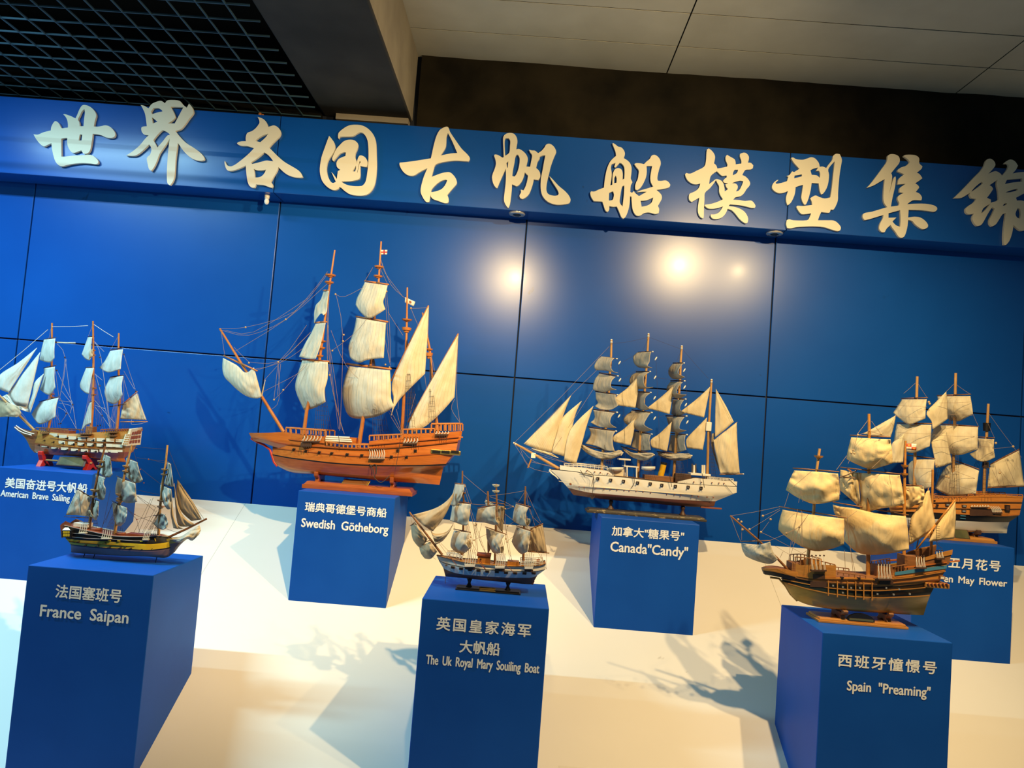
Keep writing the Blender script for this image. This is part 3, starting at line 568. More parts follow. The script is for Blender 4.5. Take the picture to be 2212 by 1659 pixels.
        for j in range(n-1):
            for i in range(n-1): fs.append((j*n+i, j*n+i+1, (j+1)*n+i+1, (j+1)*n+i))
        o = s.mesh(name, vs, fs, m, None, True, None, uv)
        bm = bmesh.new(); bm.from_mesh(o.data); bmesh.ops.remove_doubles(bm, verts=bm.verts, dist=1e-6); bm.to_mesh(o.data); bm.free()
        q = o.modifiers.new('thick', 'SOLIDIFY'); q.thickness = .0014; q.offset = 0
        return o
    def ropes(s, lst, m, r=.0008, dy=-.012, name='rigging', fr=None, sag=0.):
        vs, fs = [], []
        one = name in ('ratlines', 'chain_plates')
        for st in lst:
            P = pairs(st); pts = [s.P(p, dy, fr) for p in P]
            if len(pts) > 2: pts = [Vector(q) for q in crom([tuple(q) for q in pts], 3)]
            else: pts = [pts[0], (pts[0]+pts[1])/2 - Vector((0, 0, .012*(pts[1]-pts[0]).length)), pts[1]]
            tube_vf(pts, r, r, 5, vs, fs)
            if not one: s.mesh('rigging_line' if name not in ('chains', 'rope_ladder', 'fender_lines') else name[:-1] if name.endswith('s') else name, vs, fs, m); vs, fs = [], []
        if one: s.mesh(name, vs, fs, m)
    def shroud(s, apex, b0, b1, n, rungs, m, r=.0007, fr=None, frac=.98, name='shrouds', far=True):
        A = s.P(apex, 0, fr); u0, v0 = s.px(b0, fr); u1, v1 = s.px(b1, fr)
        for side in ((0, 1) if far else (0,)):
            vs, fs = [], []; ends = []
            for i in range(n):
                t = i/(n-1); u = u0+(u1-u0)*t; b = s.hb(u, frac); p = at(u, v0+(v1-v0)*t, s.y0-b)
                ends.append(p if side == 0 else Vector((p.x, s.y0+b, p.z)))
            for e in ends: tube_vf([e, A], r, r, 4, vs, fs)
            for k in range(1, rungs+1):
                t = k/(rungs+2); tube_vf([e+(A-e)*t for e in ends], r*.8, r*.8, 4, vs, fs)
            s.mesh(name, vs, fs, m)
    def blocks(s, st, m, r=5., dy=-.014, fr=None, name='block', stretch=1.):
        k = (s.y0-CAM.y)/FL/(fr or s.f)[2]
        me = None
        for p in pairs(st):
            if me is None:
                bm = bmesh.new(); bmesh.ops.create_uvsphere(bm, u_segments=8, v_segments=6, radius=r*k)
                for q in bm.verts: q.co.z *= stretch; q.co.y *= .8
                me = bpy.data.meshes.new(name); bm.to_mesh(me); bm.free(); me.materials.append(m)
                me.polygons.foreach_set('use_smooth', [True]*len(me.polygons))
            o = link(bpy.data.objects.new(name, me), s.root); o.location = s.P(p, dy, fr)-s.o
            if stretch > 1: o.rotation_euler = (0, math.radians(28), 0)
    # channel plank with dead-eye lanyards fanning up from the hull side
    def lanyards(s, x0, x1, yb, yt, n, m, lean=0., frac=1., fr=None, plank=M['darkwood'], r=2.2, out=.012, h=9., dead=True, curve=6.):
        k = (s.y0-CAM.y)/FL/(fr or s.f)[2]
        (ua, va), (ub, vb) = s.px((x0-3, yb), fr), s.px((x1+3, yb), fr)
        b0 = s.hb((ua+ub)/2, frac); y = s.y0-b0
        p = at(ua, va, y-out); q = at(ub, vb, y-out)
        vs = [Vector((c.x, yy, c.z-dz)) for yy in (y-out-.004, y+.004) for c in (p, q) for dz in (0, h*k)]
        fs = [(0,1,3,2),(4,6,7,5),(0,2,6,4),(1,5,7,3),(0,4,5,1),(2,3,7,6)]
        ch = s.mesh('channel', vs, fs, plank)
        vs, fs = [], []
        tops = []
        for i in range(n):
            t = i/max(1, n-1); x = x0+(x1-x0)*t
            for dx in (-1.6*r, 1.6*r):
                a = s.P((x+dx, yb), -b0-out, fr); c = s.P((x+dx*.5+lean*.5+curve, (yb+yt)/2), -b0-out*.8, fr); d = s.P((x+lean, yt), -b0-out*.5, fr)
                tube_vf([a, c, d], r*k*.62, r*k*.5, 5, vs, fs)
            tops.append((x+lean, yt))
        s.mesh('lanyards', vs, fs, m, ch)
        if dead:
            for x, y_ in tops:
                vs, fs = [], []; c = s.P((x, y_), -b0-out*.5, fr)
                tube_vf([c+Vector((0, -.002, 0)), c+Vector((0, .002, 0))], r*1.7*k, r*1.7*k, 8, vs, fs); s.mesh('deadeye', vs, fs, plank, ch)
    def ports(s, st, w, h, frame, hole, frac=1., fr=None, gun=None, name='gun_port', stern=None, out=.001):
        k = (s.y0-CAM.y)/FL/(fr or s.f)[2]
        for p in pairs(st):
            u, v = s.px(p, fr); b = s.hb(u, frac, stern); c = at(u, v, s.y0-b-out)
            vs, fs = box_vf((c.x-w*k/2, c.y-.003, c.z-h*k/2), (c.x+w*k/2, c.y+.006, c.z+h*k/2)); o = s.mesh(name, vs, fs, frame)
            if hole:
                vs, fs = box_vf((c.x-w*k*.33, c.y-.0038, c.z-h*k*.33), (c.x+w*k*.33, c.y, c.z+h*k*.33)); s.mesh('opening', vs, fs, hole, o)
            if gun:
                vs, fs = [], []; tube_vf([c+Vector((0, .004, 0)), c+Vector((-.004, -.014, -.001))], w*k*.24, w*k*.2, 8, vs, fs); s.mesh('cannon', vs, fs, gun, o)
    def block3(s, name, x0, x1, yt, yb, d0, d1, m, fr=None, bev=.001, parent=None, dx=0.):
        a = s.P((x0, yt), d0, fr); c = s.P((x1, yb), d0, fr); a2 = s.P((x0, yb), d0, fr)
        z0 = (a2.z+c.z)/2; z1 = a.z
        vs, fs = box_vf((a.x, s.y0+d0, z0), (c.x, s.y0+d1, z1)); o = s.mesh(name, vs, fs, m, parent); return bevel(o, bev, 2)
    def flag(s, st, m, dy=-.004, fr=None, wave=.004, name='flag'):
        q = [s.px(p, fr) for p in pairs(st)]; vs = []; fs = []; uv = []; n = 7
        for j in range(4):
            for i in range(n):
                u = i/(n-1); v = j/3
                x = [(1-v)*((1-u)*q[0][c]+u*q[1][c])+v*((1-u)*q[3][c]+u*q[2][c]) for c in (0, 1)]
                vs.append(at(x[0], x[1], s.y0+dy+wave*math.sin(u*6))); uv.append((u, 1-v))
        for j in range(3):
            for i in range(n-1): fs.append((j*n+i, j*n+i+1, (j+1)*n+i+1, (j+1)*n+i))
        o = s.mesh(name, vs, fs, m, None, True, None, uv); z = o.modifiers.new('thick', 'SOLIDIFY'); z.thickness = .001; return o

def flag_mat(name, kind):
    m = bpy.data.materials.new(name); m.use_nodes = True; nt = m.node_tree; N = nt.nodes; L = nt.links
    b = N['Principled BSDF']; b.inputs['Roughness'].default_value = .8
    uv = N.new('ShaderNodeUVMap'); sp = N.new('ShaderNodeSeparateXYZ'); L.new(uv.outputs[0], sp.inputs[0])
    def mth(op, a, v=None, c=None):
        q = N.new('ShaderNodeMath'); q.operation = op
        for i, z in enumerate((a, v, c)):
            if z is None: continue
            if isinstance(z, (int, float)): q.inputs[i].default_value = z
            else: L.new(z, q.inputs[i])
        return q.outputs[0]
    X, Y = sp.outputs[0], sp.outputs[1]
    def mix(f, a, c):
        q = N.new('ShaderNodeMix'); q.data_type = 'RGBA'; L.new(f, q.inputs[0])
        for i, z in ((6, a), (7, c)):
            if isinstance(z, tuple): q.inputs[i].default_value = z
            else: L.new(z, q.inputs[i])
        return q.outputs[2]
    Wt = (.75, .7, .62, 1); Rd = (.5, .03, .02, 1)
    if kind == 'cross':
        c = mix(mth('MAXIMUM', mth('COMPARE', X, .5, .11), mth('COMPARE', Y, .5, .14)), Wt, Rd)
    elif kind == 'badge':
        d = mth('ADD', mth('POWER', mth('MULTIPLY', mth('SUBTRACT', X, .55), 1.9), 2.), mth('POWER', mth('SUBTRACT', Y, .5), 2.))
        c = mix(mth('LESS_THAN', d, .07), Wt, (.35, .12, .05, 1))
    else:
        q = mth('COMPARE', mth('GREATER_THAN', X, .5), mth('GREATER_THAN', Y, .5), .1)
        in_ = mth('MULTIPLY', mth('COMPARE', mth('FRACT', mth('MULTIPLY', X, 2)), .5, .22), mth('COMPARE', mth('FRACT', mth('MULTIPLY', Y, 2)), .5, .22))
        c = mix(q, mix(in_, (.62, .07, .03, 1), (.75, .35, .04, 1)), mix(in_, Wt, (.70, .55, .45, 1)))
    L.new(c, b.inputs['Base Color']); return m

# cradle stand under a hull
def stand(key, frame, x0, x1, h, dep, m, posts, label, edge=.018, keel=None, plate=None, y0=None, base=True, dowel=None):
    x, yf, zt, _ = PL[key]; yc = yf+D_/2 if y0 is None else y0
    ox, oy, sc = frame
    def wx(zx, zy, yy): return at(ox+zx/sc, oy+zy/sc, yy)
    a = wx(x0[0], x0[1], yc-dep).x; b = wx(x1[0], x1[1], yc-dep).x
    t = empty('display_stand', ((a+b)/2, yc, zt), label, 'display stand', 'stands under the model ships')
    if base:
        vs, fs = [], []
        for (in0, za), (in1, zb) in (((0, 0), (0, h*.55)), ((.006, h*.55), (edge, h))):
            n = len(vs)
            vs += [(a+in0, yc-dep+in0, zt+za), (b-in0, yc-dep+in0, zt+za), (b-in0, yc+dep-in0, zt+za), (a+in0, yc+dep-in0, zt+za),
                   (a+in1, yc-dep+in1, zt+zb), (b-in1, yc-dep+in1, zt+zb), (b-in1, yc+dep-in1, zt+zb), (a+in1, yc+dep-in1, zt+zb)]
            fs += [tuple(n+i for i in f) for f in ((0,3,2,1),(4,5,6,7),(0,1,5,4),(1,2,6,5),(2,3,7,6),(3,0,4,7))]
        bevel(mesh('base', vs, fs, m, t, t.location), .0015, 2)
    for (px_, py_, w, top, kk, hb, mm) in posts:             # (zoom x, y of the keel, plate thickness, horn height, kind, half width, material)
        p = wx(px_, py_, yc); z0 = zt+(h if base else 0)-.001
        if kk == 'cradle':
            sec = []
            for xx in (p.x-w*.5, p.x, p.x+w*.5): sec.append(s.section(xx))
            zk = min(q[-1][0] for q in sec); zh = zk+top
            def hbz(z):
                m_ = 0
                for q in sec:
                    for (za, ba), (zb, bb) in zip(q[:-1], q[1:]):
                        if min(za, zb)-1e-6 <= z <= max(za, zb)+1e-6: m_ = max(m_, ba, bb)
                return m_
            inner = [(hbz(zk+top*t)+.003, zk+top*t) for t in (1, .75, .5, .25, .08)]
            ho = inner[0][0]
            pr = [(-hb*1.1, z0), (-max(hb*.7, ho*.75), z0+(zk-z0)*.55), (-(ho+.012), zk), (-(ho+.014), zh-.003), (-(ho+.009), zh)] + [(-a_, z_) for a_, z_ in inner] + [(-.012, zk-.0012)]
            pr += [(-a_, z_) for a_, z_ in pr[::-1]] + [(hb*.45, z0), (0, z0+(zk-z0)*.25), (-hb*.45, z0)]
            n = len(pr); vs = [(p.x-w/2, yc+q, z) for q, z in pr]+[(p.x+w/2, yc+q, z) for q, z in pr]
            fs = [tuple(range(n))[::-1], tuple(range(n, 2*n))]+[(i, (i+1) % n, n+(i+1) % n, n+i) for i in range(n)]
            bevel(mesh('cradle', vs, fs, mm, t, t.location), .002, 2)
        else:                                                # turned pin
            zk = s.section(p.x)[-1][0]-.0008; H = zk-z0; vs, fs = [], []
            prof = ((1.25, 0), (1.2, .12), (.75, .3), (.5, .5), (.55, .62), (.8, .75), (.85, .88), (.6, 1.0)) if kk == 'ball' else ((1.1, 0), (.9, .2), (.55, .45), (.5, .6), (.75, .85), (.95, 1.0))
            for r_, q in prof:
                for i in range(16): tq = i*math.pi/8; vs.append((p.x+hb*r_*math.cos(tq), yc+hb*r_*math.sin(tq), z0+H*q))
            for j in range(len(prof)-1):
                for i in range(16): fs.append((j*16+i, j*16+(i+1) % 16, (j+1)*16+(i+1) % 16, (j+1)*16+i))
            fs += [tuple(range(16))[::-1], tuple(range((len(prof)-1)*16, len(prof)*16))]
            mesh('pin', vs, fs, mm, t, t.location, True)
    if dowel:
        for (q0, q1, dd) in dowel:
            vs, fs = [], []; p = wx(q0[0], q0[1], yc+dd); q = wx(q1[0], q1[1], yc+dd); tube_vf([p, q], .005, .005, 10, vs, fs); mesh('dowel', vs, fs, M['palewood'], t, t.location, True)
    if plate:
        kind, pl, dd, m1, m2 = plate
        c = [wx(*p, yc+dd) for p in pl]
        if kind == 'slant':
            vs = [c[0]+Vector((0, .02, 0)), c[1]+Vector((0, .02, 0)), c[2], c[3]]
            vs += [v_+Vector((0, .004, -.004)) for v_ in vs]
            o = mesh('nameplate', vs, [(0,1,2,3),(7,6,5,4),(0,4,5,1),(1,5,6,2),(2,6,7,3),(3,7,4,0)], m1, t, t.location); bevel(o, .0012, 2)
            ce = sum((Vector(v_) for v_ in vs[:4]), Vector())/4; nn = (Vector(vs[1])-Vector(vs[0])).cross(Vector(vs[3])-Vector(vs[0])).normalized()
            if nn.y > 0: nn = -nn
            vi = [ce+(Vector(v_)-ce)*.86+nn*.0012 for v_ in vs[:4]]
            mesh('plate_face', vi, [(0, 1, 2, 3)], m2, o, t.location) if False else mesh('plate_face', vi+[v_-nn*.002 for v_ in vi], [(0,1,2,3),(7,6,5,4),(0,4,5,1),(1,5,6,2),(2,6,7,3),(3,7,4,0)], m2, o, t.location)
        else:                                                # half-round plaque
            L_, R_ = c[0], c[1]; H = c[2].z-L_.z; n = 20; vs = []
            for q in (0, .012):
                for i in range(n+1):
                    tq = math.pi*i/n; vs.append((L_.x+(R_.x-L_.x)*(.5-.5*math.cos(tq)), L_.y+q, zt+h-.001+H*math.sin(tq)))
            fs = [tuple(range(n+1))[::-1], tuple(range(n+1, 2*n+2))]+[(i, i+1, n+2+i, n+1+i) for i in range(n)]+[(n, 0, n+1, 2*n+1)]
            o = mesh('nameplate', vs, fs, m1, t, t.location)
            v2, f2 = box_vf((L_.x+.006, L_.y-.002, zt+h+.001), (R_.x-.006, L_.y, zt+h+.008)); mesh('plate_edge', v2, f2, m2, o, t.location)
    return t

# ================================================================== SHIP 1: large orange three-master with lateen mizzens
s = Ship('sailing_ship_model', 'sw', (440, 500, 2.765), 'large orange wooden sailing ship with tall bare mast tips and slanting lateen sails', B=.098)
OW, MW, SC = M['orangewood'], M['mastwood'], M['cream_sail']
s.hull([("415,1262 500,1268 600,1275 730,1283 850,1292 980,1294 1100,1286 1250,1276 1400,1262 1520,1248", .93, .8),
        ("412,1288 500,1296 600,1310 730,1325 850,1335 980,1342 1100,1343 1250,1335 1400,1325 1508,1310", 1, .85),
        ("410,1330 500,1347 600,1360 730,1376 850,1386 980,1393 1100,1395 1250,1395 1350,1393 1446,1388", 1, .72),
        ("411,1337 500,1354 600,1368 730,1384 850,1394 980,1401 1100,1403 1250,1403 1350,1401 1443,1397", .99, .7),
        ("420,1372 500,1405 600,1424 730,1436 850,1446 980,1455 1100,1455 1250,1440 1350,1424 1430,1412", .82, .10),
        ("432,1395 520,1438 650,1450 730,1458 850,1470 980,1482 1100,1492 1250,1502 1350,1508 1408,1514", .07, .05)],
       [OW, OW, M['black'], M['redwood'], OW], bow=.04)
s.hull([("270,1203 330,1203 400,1202 480,1199 560,1216", 1, 1), ("285,1232 350,1240 420,1255 480,1266 560,1280", .9, 1), ("300,1252 360,1264 410,1282 470,1300 560,1320", .5, .6)],
       [OW, M['redwood']], name='beakhead', n=14, bow=.25, B=.045)
s.mast("284,1236 320,1258 360,1275 395,1302 408,1340 420,1378 440,1402", 7, 7, M['red'], name='stem')
s.strip('bulwark', "480,1200 600,1217 720,1231", "480,1264 600,1277 722,1287", OW, frac=.95)
s.strip('bulwark', "988,1252 1100,1240 1190,1228 1300,1220", "988,1296 1100,1288 1190,1283 1300,1275", OW, frac=.94)
s.strip('bulwark', "1190,1210 1300,1206 1400,1202 1530,1192", "1190,1284 1300,1276 1400,1264 1520,1250", OW, frac=.94)
for st in ("415,1262 600,1277 850,1294 980,1297 1250,1280 1520,1252", "412,1290 600,1312 850,1337 1100,1345 1400,1327 1508,1312", "480,1236 600,1250 722,1262", "990,1272 1190,1256 1525,1226"):
    s.wale(st, 5, M['redwood'])
s.rail("492,1172 600,1180 730,1190", 32, 9, MW, 5, 4.5); s.rail("735,1256 850,1272 985,1274", 22, 11, MW, 5, 4.5)
s.rail("990,1220 1185,1212", 28, 8, MW, 5, 4.5); s.rail("1190,1183 1380,1178", 28, 8, MW, 5, 4.5); s.rail("1360,1150 1532,1148", 42, 7, MW, 6, 5)
s.block3('deckhouse', 720, 908, 1218, 1262, -.03, .03, OW)
for q in ((732, 1226, 872, 1232), (728, 1238, 882, 1245), (728, 1250, 886, 1256)): s.mast(f"{q[0]},{q[1]} {q[2]},{q[3]}", 6, 6, M['whiterope'], name='hammock_roll', dy=-.045)
s.ports("540,1303 612,1312 692,1321 766,1326 858,1333 945,1338 1122,1346 1212,1346 1160,1308 1265,1310", 17, 16, M['darkwood'], M['black'], gun=M['black'])
gb = s.block3('quarter_gallery', 1357, 1532, 1300, 1332, -.092, -.05, M['brass'], bev=.002)
for a in (1366, 1422, 1478): s.block3('pane', a, a+46, 1307, 1326, -.0935, -.09, M['black'], parent=gb, bev=.0005)
s.block3('bumpkin', 1500, 1548, 1222, 1232, -.07, -.06, OW)
s.lanyards(585, 645, 1262, 1262, 1, M['whiterope'], dead=False, h=22)
s.lanyards(590, 690, 1250, 1215, 6, M['whiterope'], lean=12); s.lanyards(990, 1075, 1358, 1298, 7, M['whiterope'], h=6); s.lanyards(1195, 1270, 1262, 1232, 5, M['whiterope'], lean=6)
s.lanyards(1385, 1455, 1210, 1190, 5, M['whiterope'], lean=5)
for x0, x1, y0_, y1_ in ((585, 645, 1262, 1292), (1245, 1285, 1262, 1288), (1410, 1460, 1212, 1250)):
    s.ropes([f"{x},{y0_} {x+2},{y1_}" for x in range(x0, x1, 13)], M['darkrope'], .0012, -.105, 'chain_plates')
s.mast("478,1199 96,580", 11, 6, MW, name='bowsprit')
s.mast("590,1262 615,1072 692,765 752,320 783,112", 12, 5, MW, tops=((757, 258, 33, 9), (750, 300, 28, 9), (707, 652, 26, 8), (700, 690, 28, 10), (692, 738, 24, 10)))
s.mast("925,1290 955,1100 1003,760 1020,510 1045,300 1060,60", 13, 5, MW, tops=((1048, 208, 30, 9), (1042, 264, 28, 9)))
s.mast("1180,1280 1197,960 1212,600 1216,335", 11, 5, MW, tops=((1214, 524, 32, 8), (1213, 575, 30, 16)))
s.mast("1397,1200 1385,1080 1350,700 1307,485", 10, 5, MW, tops=((1347, 700, 23, 8), (1348, 725, 22, 20)))
YM = M['mastwood']
s.yard((120, 742), (320, 833), 6, YM, .05, -.05); s.sail("115,755 200,800 250,845 300,812", "300,812 322,890 338,950 345,985", "160,905 200,945 260,985 320,998 345,985", "115,755 112,820 125,870 160,905", SC, .05, -.045, .03)
s.mast("345,985 368,886", 5, 2, SC, name='sail_corner', dy=-.02)
s.yard((712, 352), (752, 352), 5, YM, .03, -.03); s.sail("716,358 748,355", "748,355 740,420 735,480 715,500", "660,550 675,520 700,490 715,500", "716,358 698,410 670,440 660,490 660,550", SC, .05, -.02, .0, -.012)
s.yard((662, 545), (735, 540), 6, YM, .05, -.03); s.sail("668,552 728,545", "728,545 712,620 692,700 668,762", "570,748 620,760 668,762", "668,552 640,610 600,680 570,748", SC, .05, -.04, .01, -.015)
s.yard((585, 765), (748, 777), 7, YM, .05, -.05); s.sail("590,768 742,780", "742,780 740,880 722,950 728,1018", "600,1068 660,1055 728,1018", "590,768 560,860 548,945 600,1068", SC, .06, -.06, .035, -.015)
s.yard((960, 295), (1105, 317), 6, YM, .04, -.05); s.sail("962,303 1098,322", "1098,322 1085,380 1072,420 1085,465", "908,438 935,480 985,520 1040,495 1085,465", "962,303 940,350 915,400 908,438", SC, .04, -.05, .03, -.015)
s.yard((910, 508), (1100, 540), 7, YM, .05, -.06); s.sail("912,515 1088,545", "1088,545 1082,650 1075,755", "868,720 880,760 930,785 975,768 1075,755", "912,515 895,600 866,680 868,720", SC, .05, -.06, .03, -.015)
s.yard((852, 790), (1120, 822), 8, YM, .06, -.07); s.sail("868,805 1112,830", "1112,830 1118,920 1120,1000 1140,1045", "850,1075 880,1110 950,1118 1050,1100 1140,1045", "868,805 845,870 828,950 832,1010 850,1075", SC, .07, -.07, .045, -.015)
s.yard((1118, 895), (1343, 442), 6, YM, -.03, -.01, name='lateen_yard'); s.sail("1343,447", "1343,447 1338,600 1322,850", "1115,1115 1150,1030 1220,950 1322,850", "1343,447 1240,650 1125,900 1135,1000 1115,1115", SC, -.035, -.015, .02)
s.yard((1222, 1140), (1521, 610), 6, YM, -.03, -.01, name='lateen_yard'); s.sail("1521,616", "1521,616 1510,800 1498,990", "1250,1200 1330,1160 1420,1080 1498,990", "1521,616 1400,820 1228,1140 1250,1200", SC, -.035, -.015, .02)
R1 = M['rope']
s.ropes(["96,580 250,572 540,480 735,260", "110,590 270,620 490,525 640,370 740,240", "180,720 500,520 740,310", "130,590 300,600 620,400", "245,830 445,780 615,560", "270,780 450,775 640,600", "360,890 480,760 640,600",
         "310,830 475,775 590,700", "350,960 560,850 620,790", "420,1005 480,945 600,800", "445,780 420,1000", "460,790 440,980", "105,600 125,735", "180,690 275,785", "410,1060 450,1000 445,780"], R1, name='bow_rigging')
s.ropes(["752,320 745,560 760,800 805,1180", "745,430 740,600 770,950 840,1210", "790,375 830,620 815,1180", "760,590 850,800 1000,950 1120,1100", "790,375 840,390 960,330", "765,712 900,610 990,500", "740,520 742,800 830,1190",
         "742,560 738,760", "755,700 800,1000 812,1190"], R1, name='fore_rigging')
s.ropes(["1060,170 1085,250 1190,390", "1062,180 1120,320 1205,400", "1092,360 1110,560 1115,780", "1100,480 1190,620", "1060,540 1095,700 1115,800", "960,300 1010,215", "1100,318 1050,210", "1085,380 1110,780", "960,860 1120,1080 1190,1220"], R1, name='main_rigging')
s.ropes(["1238,460 1335,455", "1238,460 1280,560", "1345,445 1340,660", "1360,740 1400,960 1390,1150", "1520,620 1510,960 1530,1140", "1500,1000 1480,1060 1530,1140", "1320,860 1340,1000", "1120,1110 1190,1220", "1150,1060 1185,1200",
         "1265,970 1230,1100 1200,1210", "1160,1060 1180,900", "1330,640 1400,1000"], R1, name='mizzen_rigging')
s.shroud((695, 770), (655, 1262), (722, 1270), 5, 16, M['darkrope']); s.shroud((1010, 720), (1010, 1285), (1080, 1285), 5, 16, M['darkrope'])
s.shroud((1212, 620), (1200, 1240), (1268, 1236), 5, 16, M['darkrope']); s.shroud((1350, 720), (1345, 1200), (1395, 1198), 4, 14, M['darkrope'])
s.ropes(["1175,1240 1160,1340 1145,1420", "805,1215 815,1300"], M['darkrope'], .0012, -.108, 'lower_lines')
s.ropes(["990,1390 1010,1420 1020,1470", "1018,1470 1060,1500 1110,1460", "1000,1400 1030,1395 1030,1450"], M['darkrope'], .0022, -.1, 'rope_ladder')
s.blocks("250,572 490,525 445,780 475,947 420,1005 787,375 836,617 832,655 270,785 1092,358 1238,458 752,858 1085,795 1110,812 1085,550 768,712", M['block'], 6)
s.flag("1058,110 1097,110 1095,137 1060,137", flag_mat('red_cross_flag', 'cross')); s.flag("1204,393 1264,420 1254,446 1202,424", flag_mat('badge_flag', 'badge'))
stand('sw', s.f, (585, 1530), (1246, 1575), .034, .085, M['redwood'], [(697, 1452, .018, .020, 'cradle', .055, M['redwood']), (1137, 1495, .018, .026, 'cradle', .055, M['redwood'])],
      'red varnished wooden cradle stand carrying the large orange ship', plate=('slant', ((835, 1478), (992, 1490), (978, 1522), (818, 1508)), -.06, M['brass'], M['brownplate']))

# ================================================================== SHIP 2: white four-masted barque
s = Ship('sailing_ship_model', 'ca', (1080, 690, 3.6875), 'white hulled four-masted ship with striped sails and a yellow funnel', B=.068)
PW, CS, GS = M['palewood'], M['candy_sail'], M['candy_grey']
s.hull([("398,1190 480,1196 600,1208 740,1234 900,1244 1100,1266 1380,1297 1640,1314 1885,1326", .92, .55), ("401,1197 480,1203 600,1215 740,1241 900,1251 1100,1273 1380,1304 1640,1321 1886,1333", .93, .55),
        ("470,1262 560,1290 740,1315 900,1325 1100,1345 1400,1370 1640,1385 1800,1392 1886,1380", 1, .45), ("540,1340 640,1365 740,1383 900,1396 1100,1412 1400,1434 1560,1443 1660,1447 1718,1448", .92, .12),
        ("585,1398 740,1421 900,1440 1100,1455 1400,1484 1600,1494 1705,1490", .07, .05)], [M['black'], M['white'], M['white'], M['brownkeel']], bow=.03, deckmat=M['brownwood'])
s.mast("403,1192 395,1206 415,1228 445,1250 466,1272", 9, 3, M['white'], name='figurehead')
s.strip('bulwark', "480,1163 610,1180 860,1206 905,1242", "480,1198 600,1210 740,1236 905,1248", M['white'], frac=.93, stern=.55)
s.strip('bulwark', "1415,1292 1550,1262 1700,1277 1890,1292", "1415,1302 1550,1312 1700,1321 1886,1328", M['white'], frac=.93)
s.block3('keel_plank', 1600, 1768, 1490, 1508, -.006, .006, M['rust'])
s.rail("515,1150 620,1150 855,1172", 28, 11, M['white'], 2.5, 2, lines=2); s.rail("1650,1258 1860,1270", 22, 9, M['white'], 2.5, 2, lines=2)
for st in ("640,1222 740,1245", "470,1288 740,1332 1100,1362 1400,1386 1700,1402"): s.wale(st, 3, M['cream'], out=.002)
s.ports("780,1268 883,1279 985,1289 1097,1302 1198,1309 1290,1320 1398,1329 1500,1335 1602,1344", 22, 22, M['darkwood'], M['black'], gun=M['chrome'])
s.ports("630,1332 670,1337 760,1343 830,1350 880,1354 933,1358 990,1361 1030,1365 1085,1367 1140,1373 1200,1381 1330,1390 1390,1395 1440,1400 1530,1408 1580,1413 1650,1416 1700,1420", 7, 7, M['rust'], None, frac=.97, stern=.3, name='scupper', out=.0005)
s.ports("690,1208 755,1214 800,1220 860,1226 1545,1295 1605,1297 1690,1300 1745,1303 1785,1306", 7, 7, M['rust'], None, name='scupper', out=.004); s.ports("562,1312", 17, 17, M['brass'], M['rust'], frac=.95, name='hawse_hole')
h = s.block3('bridge', 948, 1042, 1106, 1122, -.03, .03, M['white']); s.block3('bridge_roof', 990, 1105, 1165, 1178, -.035, .035, M['white'])
for a in (1012, 1088): 
    for d in (-.032, .032): s.mast(f"{a},1260 {a},1172", 6, 6, M['white'], name='bridge_post', dy=d)
s.mast("995,1255 995,1120", 5, 5, M['white'], name='bridge_post')
s.block3('deckhouse', 860, 985, 1185, 1245, -.03, .03, M['cream']); s.block3('deckhouse', 1155, 1380, 1238, 1290, -.035, .035, M['brownwood']); s.block3('deckhouse', 1400, 1520, 1225, 1300, -.035, .035, M['darkwood'])
s.block3('chart_house', 1520, 1680, 1222, 1246, -.035, .035, M['white'])
fm = s.mast("1268,1290 1305,1150", 25, 24, M['funnel'], name='funnel'); s.mast("1303,1156 1307,1138", 26, 26, M['black'], name='funnel_top')
for a in (1545, 1612, 1628): s.mast(f"{a},1240 {a},1160", 8, 8, M['white'], name='ventilator')
for a in (1530, 1560): s.mast(f"{a},1220 {a},1150", 4, 4, M['brass'], name='ventilator')
def boat(s, name, x0, x1, y, h, d, m, fr=None):
    n = 11; vs = []; fs = []
    k = (s.y0-CAM.y)/FL/(fr or s.f)[2]
    a = s.P((x0, y), d, fr); c = s.P((x1, y), d, fr)
    for i in range(n):
        t = i/(n-1); w = h*k*.9*math.sqrt(max(0, 1-(2*t-1)**2))+.0004
        p = a+(c-a)*t
        for q in range(9):
            g = math.pi*q/8; vs.append(p+Vector((0, -w*math.cos(g), -h*k*math.sin(g)*(.55+.45*math.sin(math.pi*t)))))
    for i in range(n-1):
        for q in range(8): fs.append((i*9+q, i*9+q+1, (i+1)*9+q+1, (i+1)*9+q))
        fs.append((i*9, (i+1)*9, (i+1)*9+8, i*9+8))
    fs += [tuple(range(9)), tuple(range((n-1)*9, n*9))]
    return s.mesh(name, vs, fs, m, None, True)
boat(s, 'lifeboat', 1128, 1238, 1172, 36, -.045, M['white']); boat(s, 'lifeboat', 870, 985, 1178, 34, -.042, M['white'])
s.mast("470,1190 300,1090 112,985", 13, 8, PW, name='bowsprit', tip=M['white']); s.block3('martingale', 250, 282, 1062, 1104, -.006, .006, M['white']); s.mast("222,1183 250,1112", 6, 6, M['goldwood'], name='dolphin_striker')
for st, r0 in (("805,1250 825,1000 860,700 875,430 885,290 888,165", 12), ("1095,1270 1120,900 1150,600 1165,400 1175,250 1183,118", 12), ("1380,1300 1400,1000 1420,700 1435,450 1440,320 1448,215", 12), ("1650,1310 1660,900 1675,650 1685,482", 12)):
    s.mast(st, r0, 9, PW, tip=M['white'])
s.block3('signal_board', 1645, 1684, 815, 890, -.012, -.004, M['white'], bev=.003)
WT = M['white']
def sq(yl, yr, t, r, b, l, m=GS, dl=.05, dr=-.05):
    s.yard(yl, yr, 6, M['darkwood'], dl, dr, tip=WT); s.sail(t, r, b, l, m, dl, dr, .0, -.006, wr=.003)
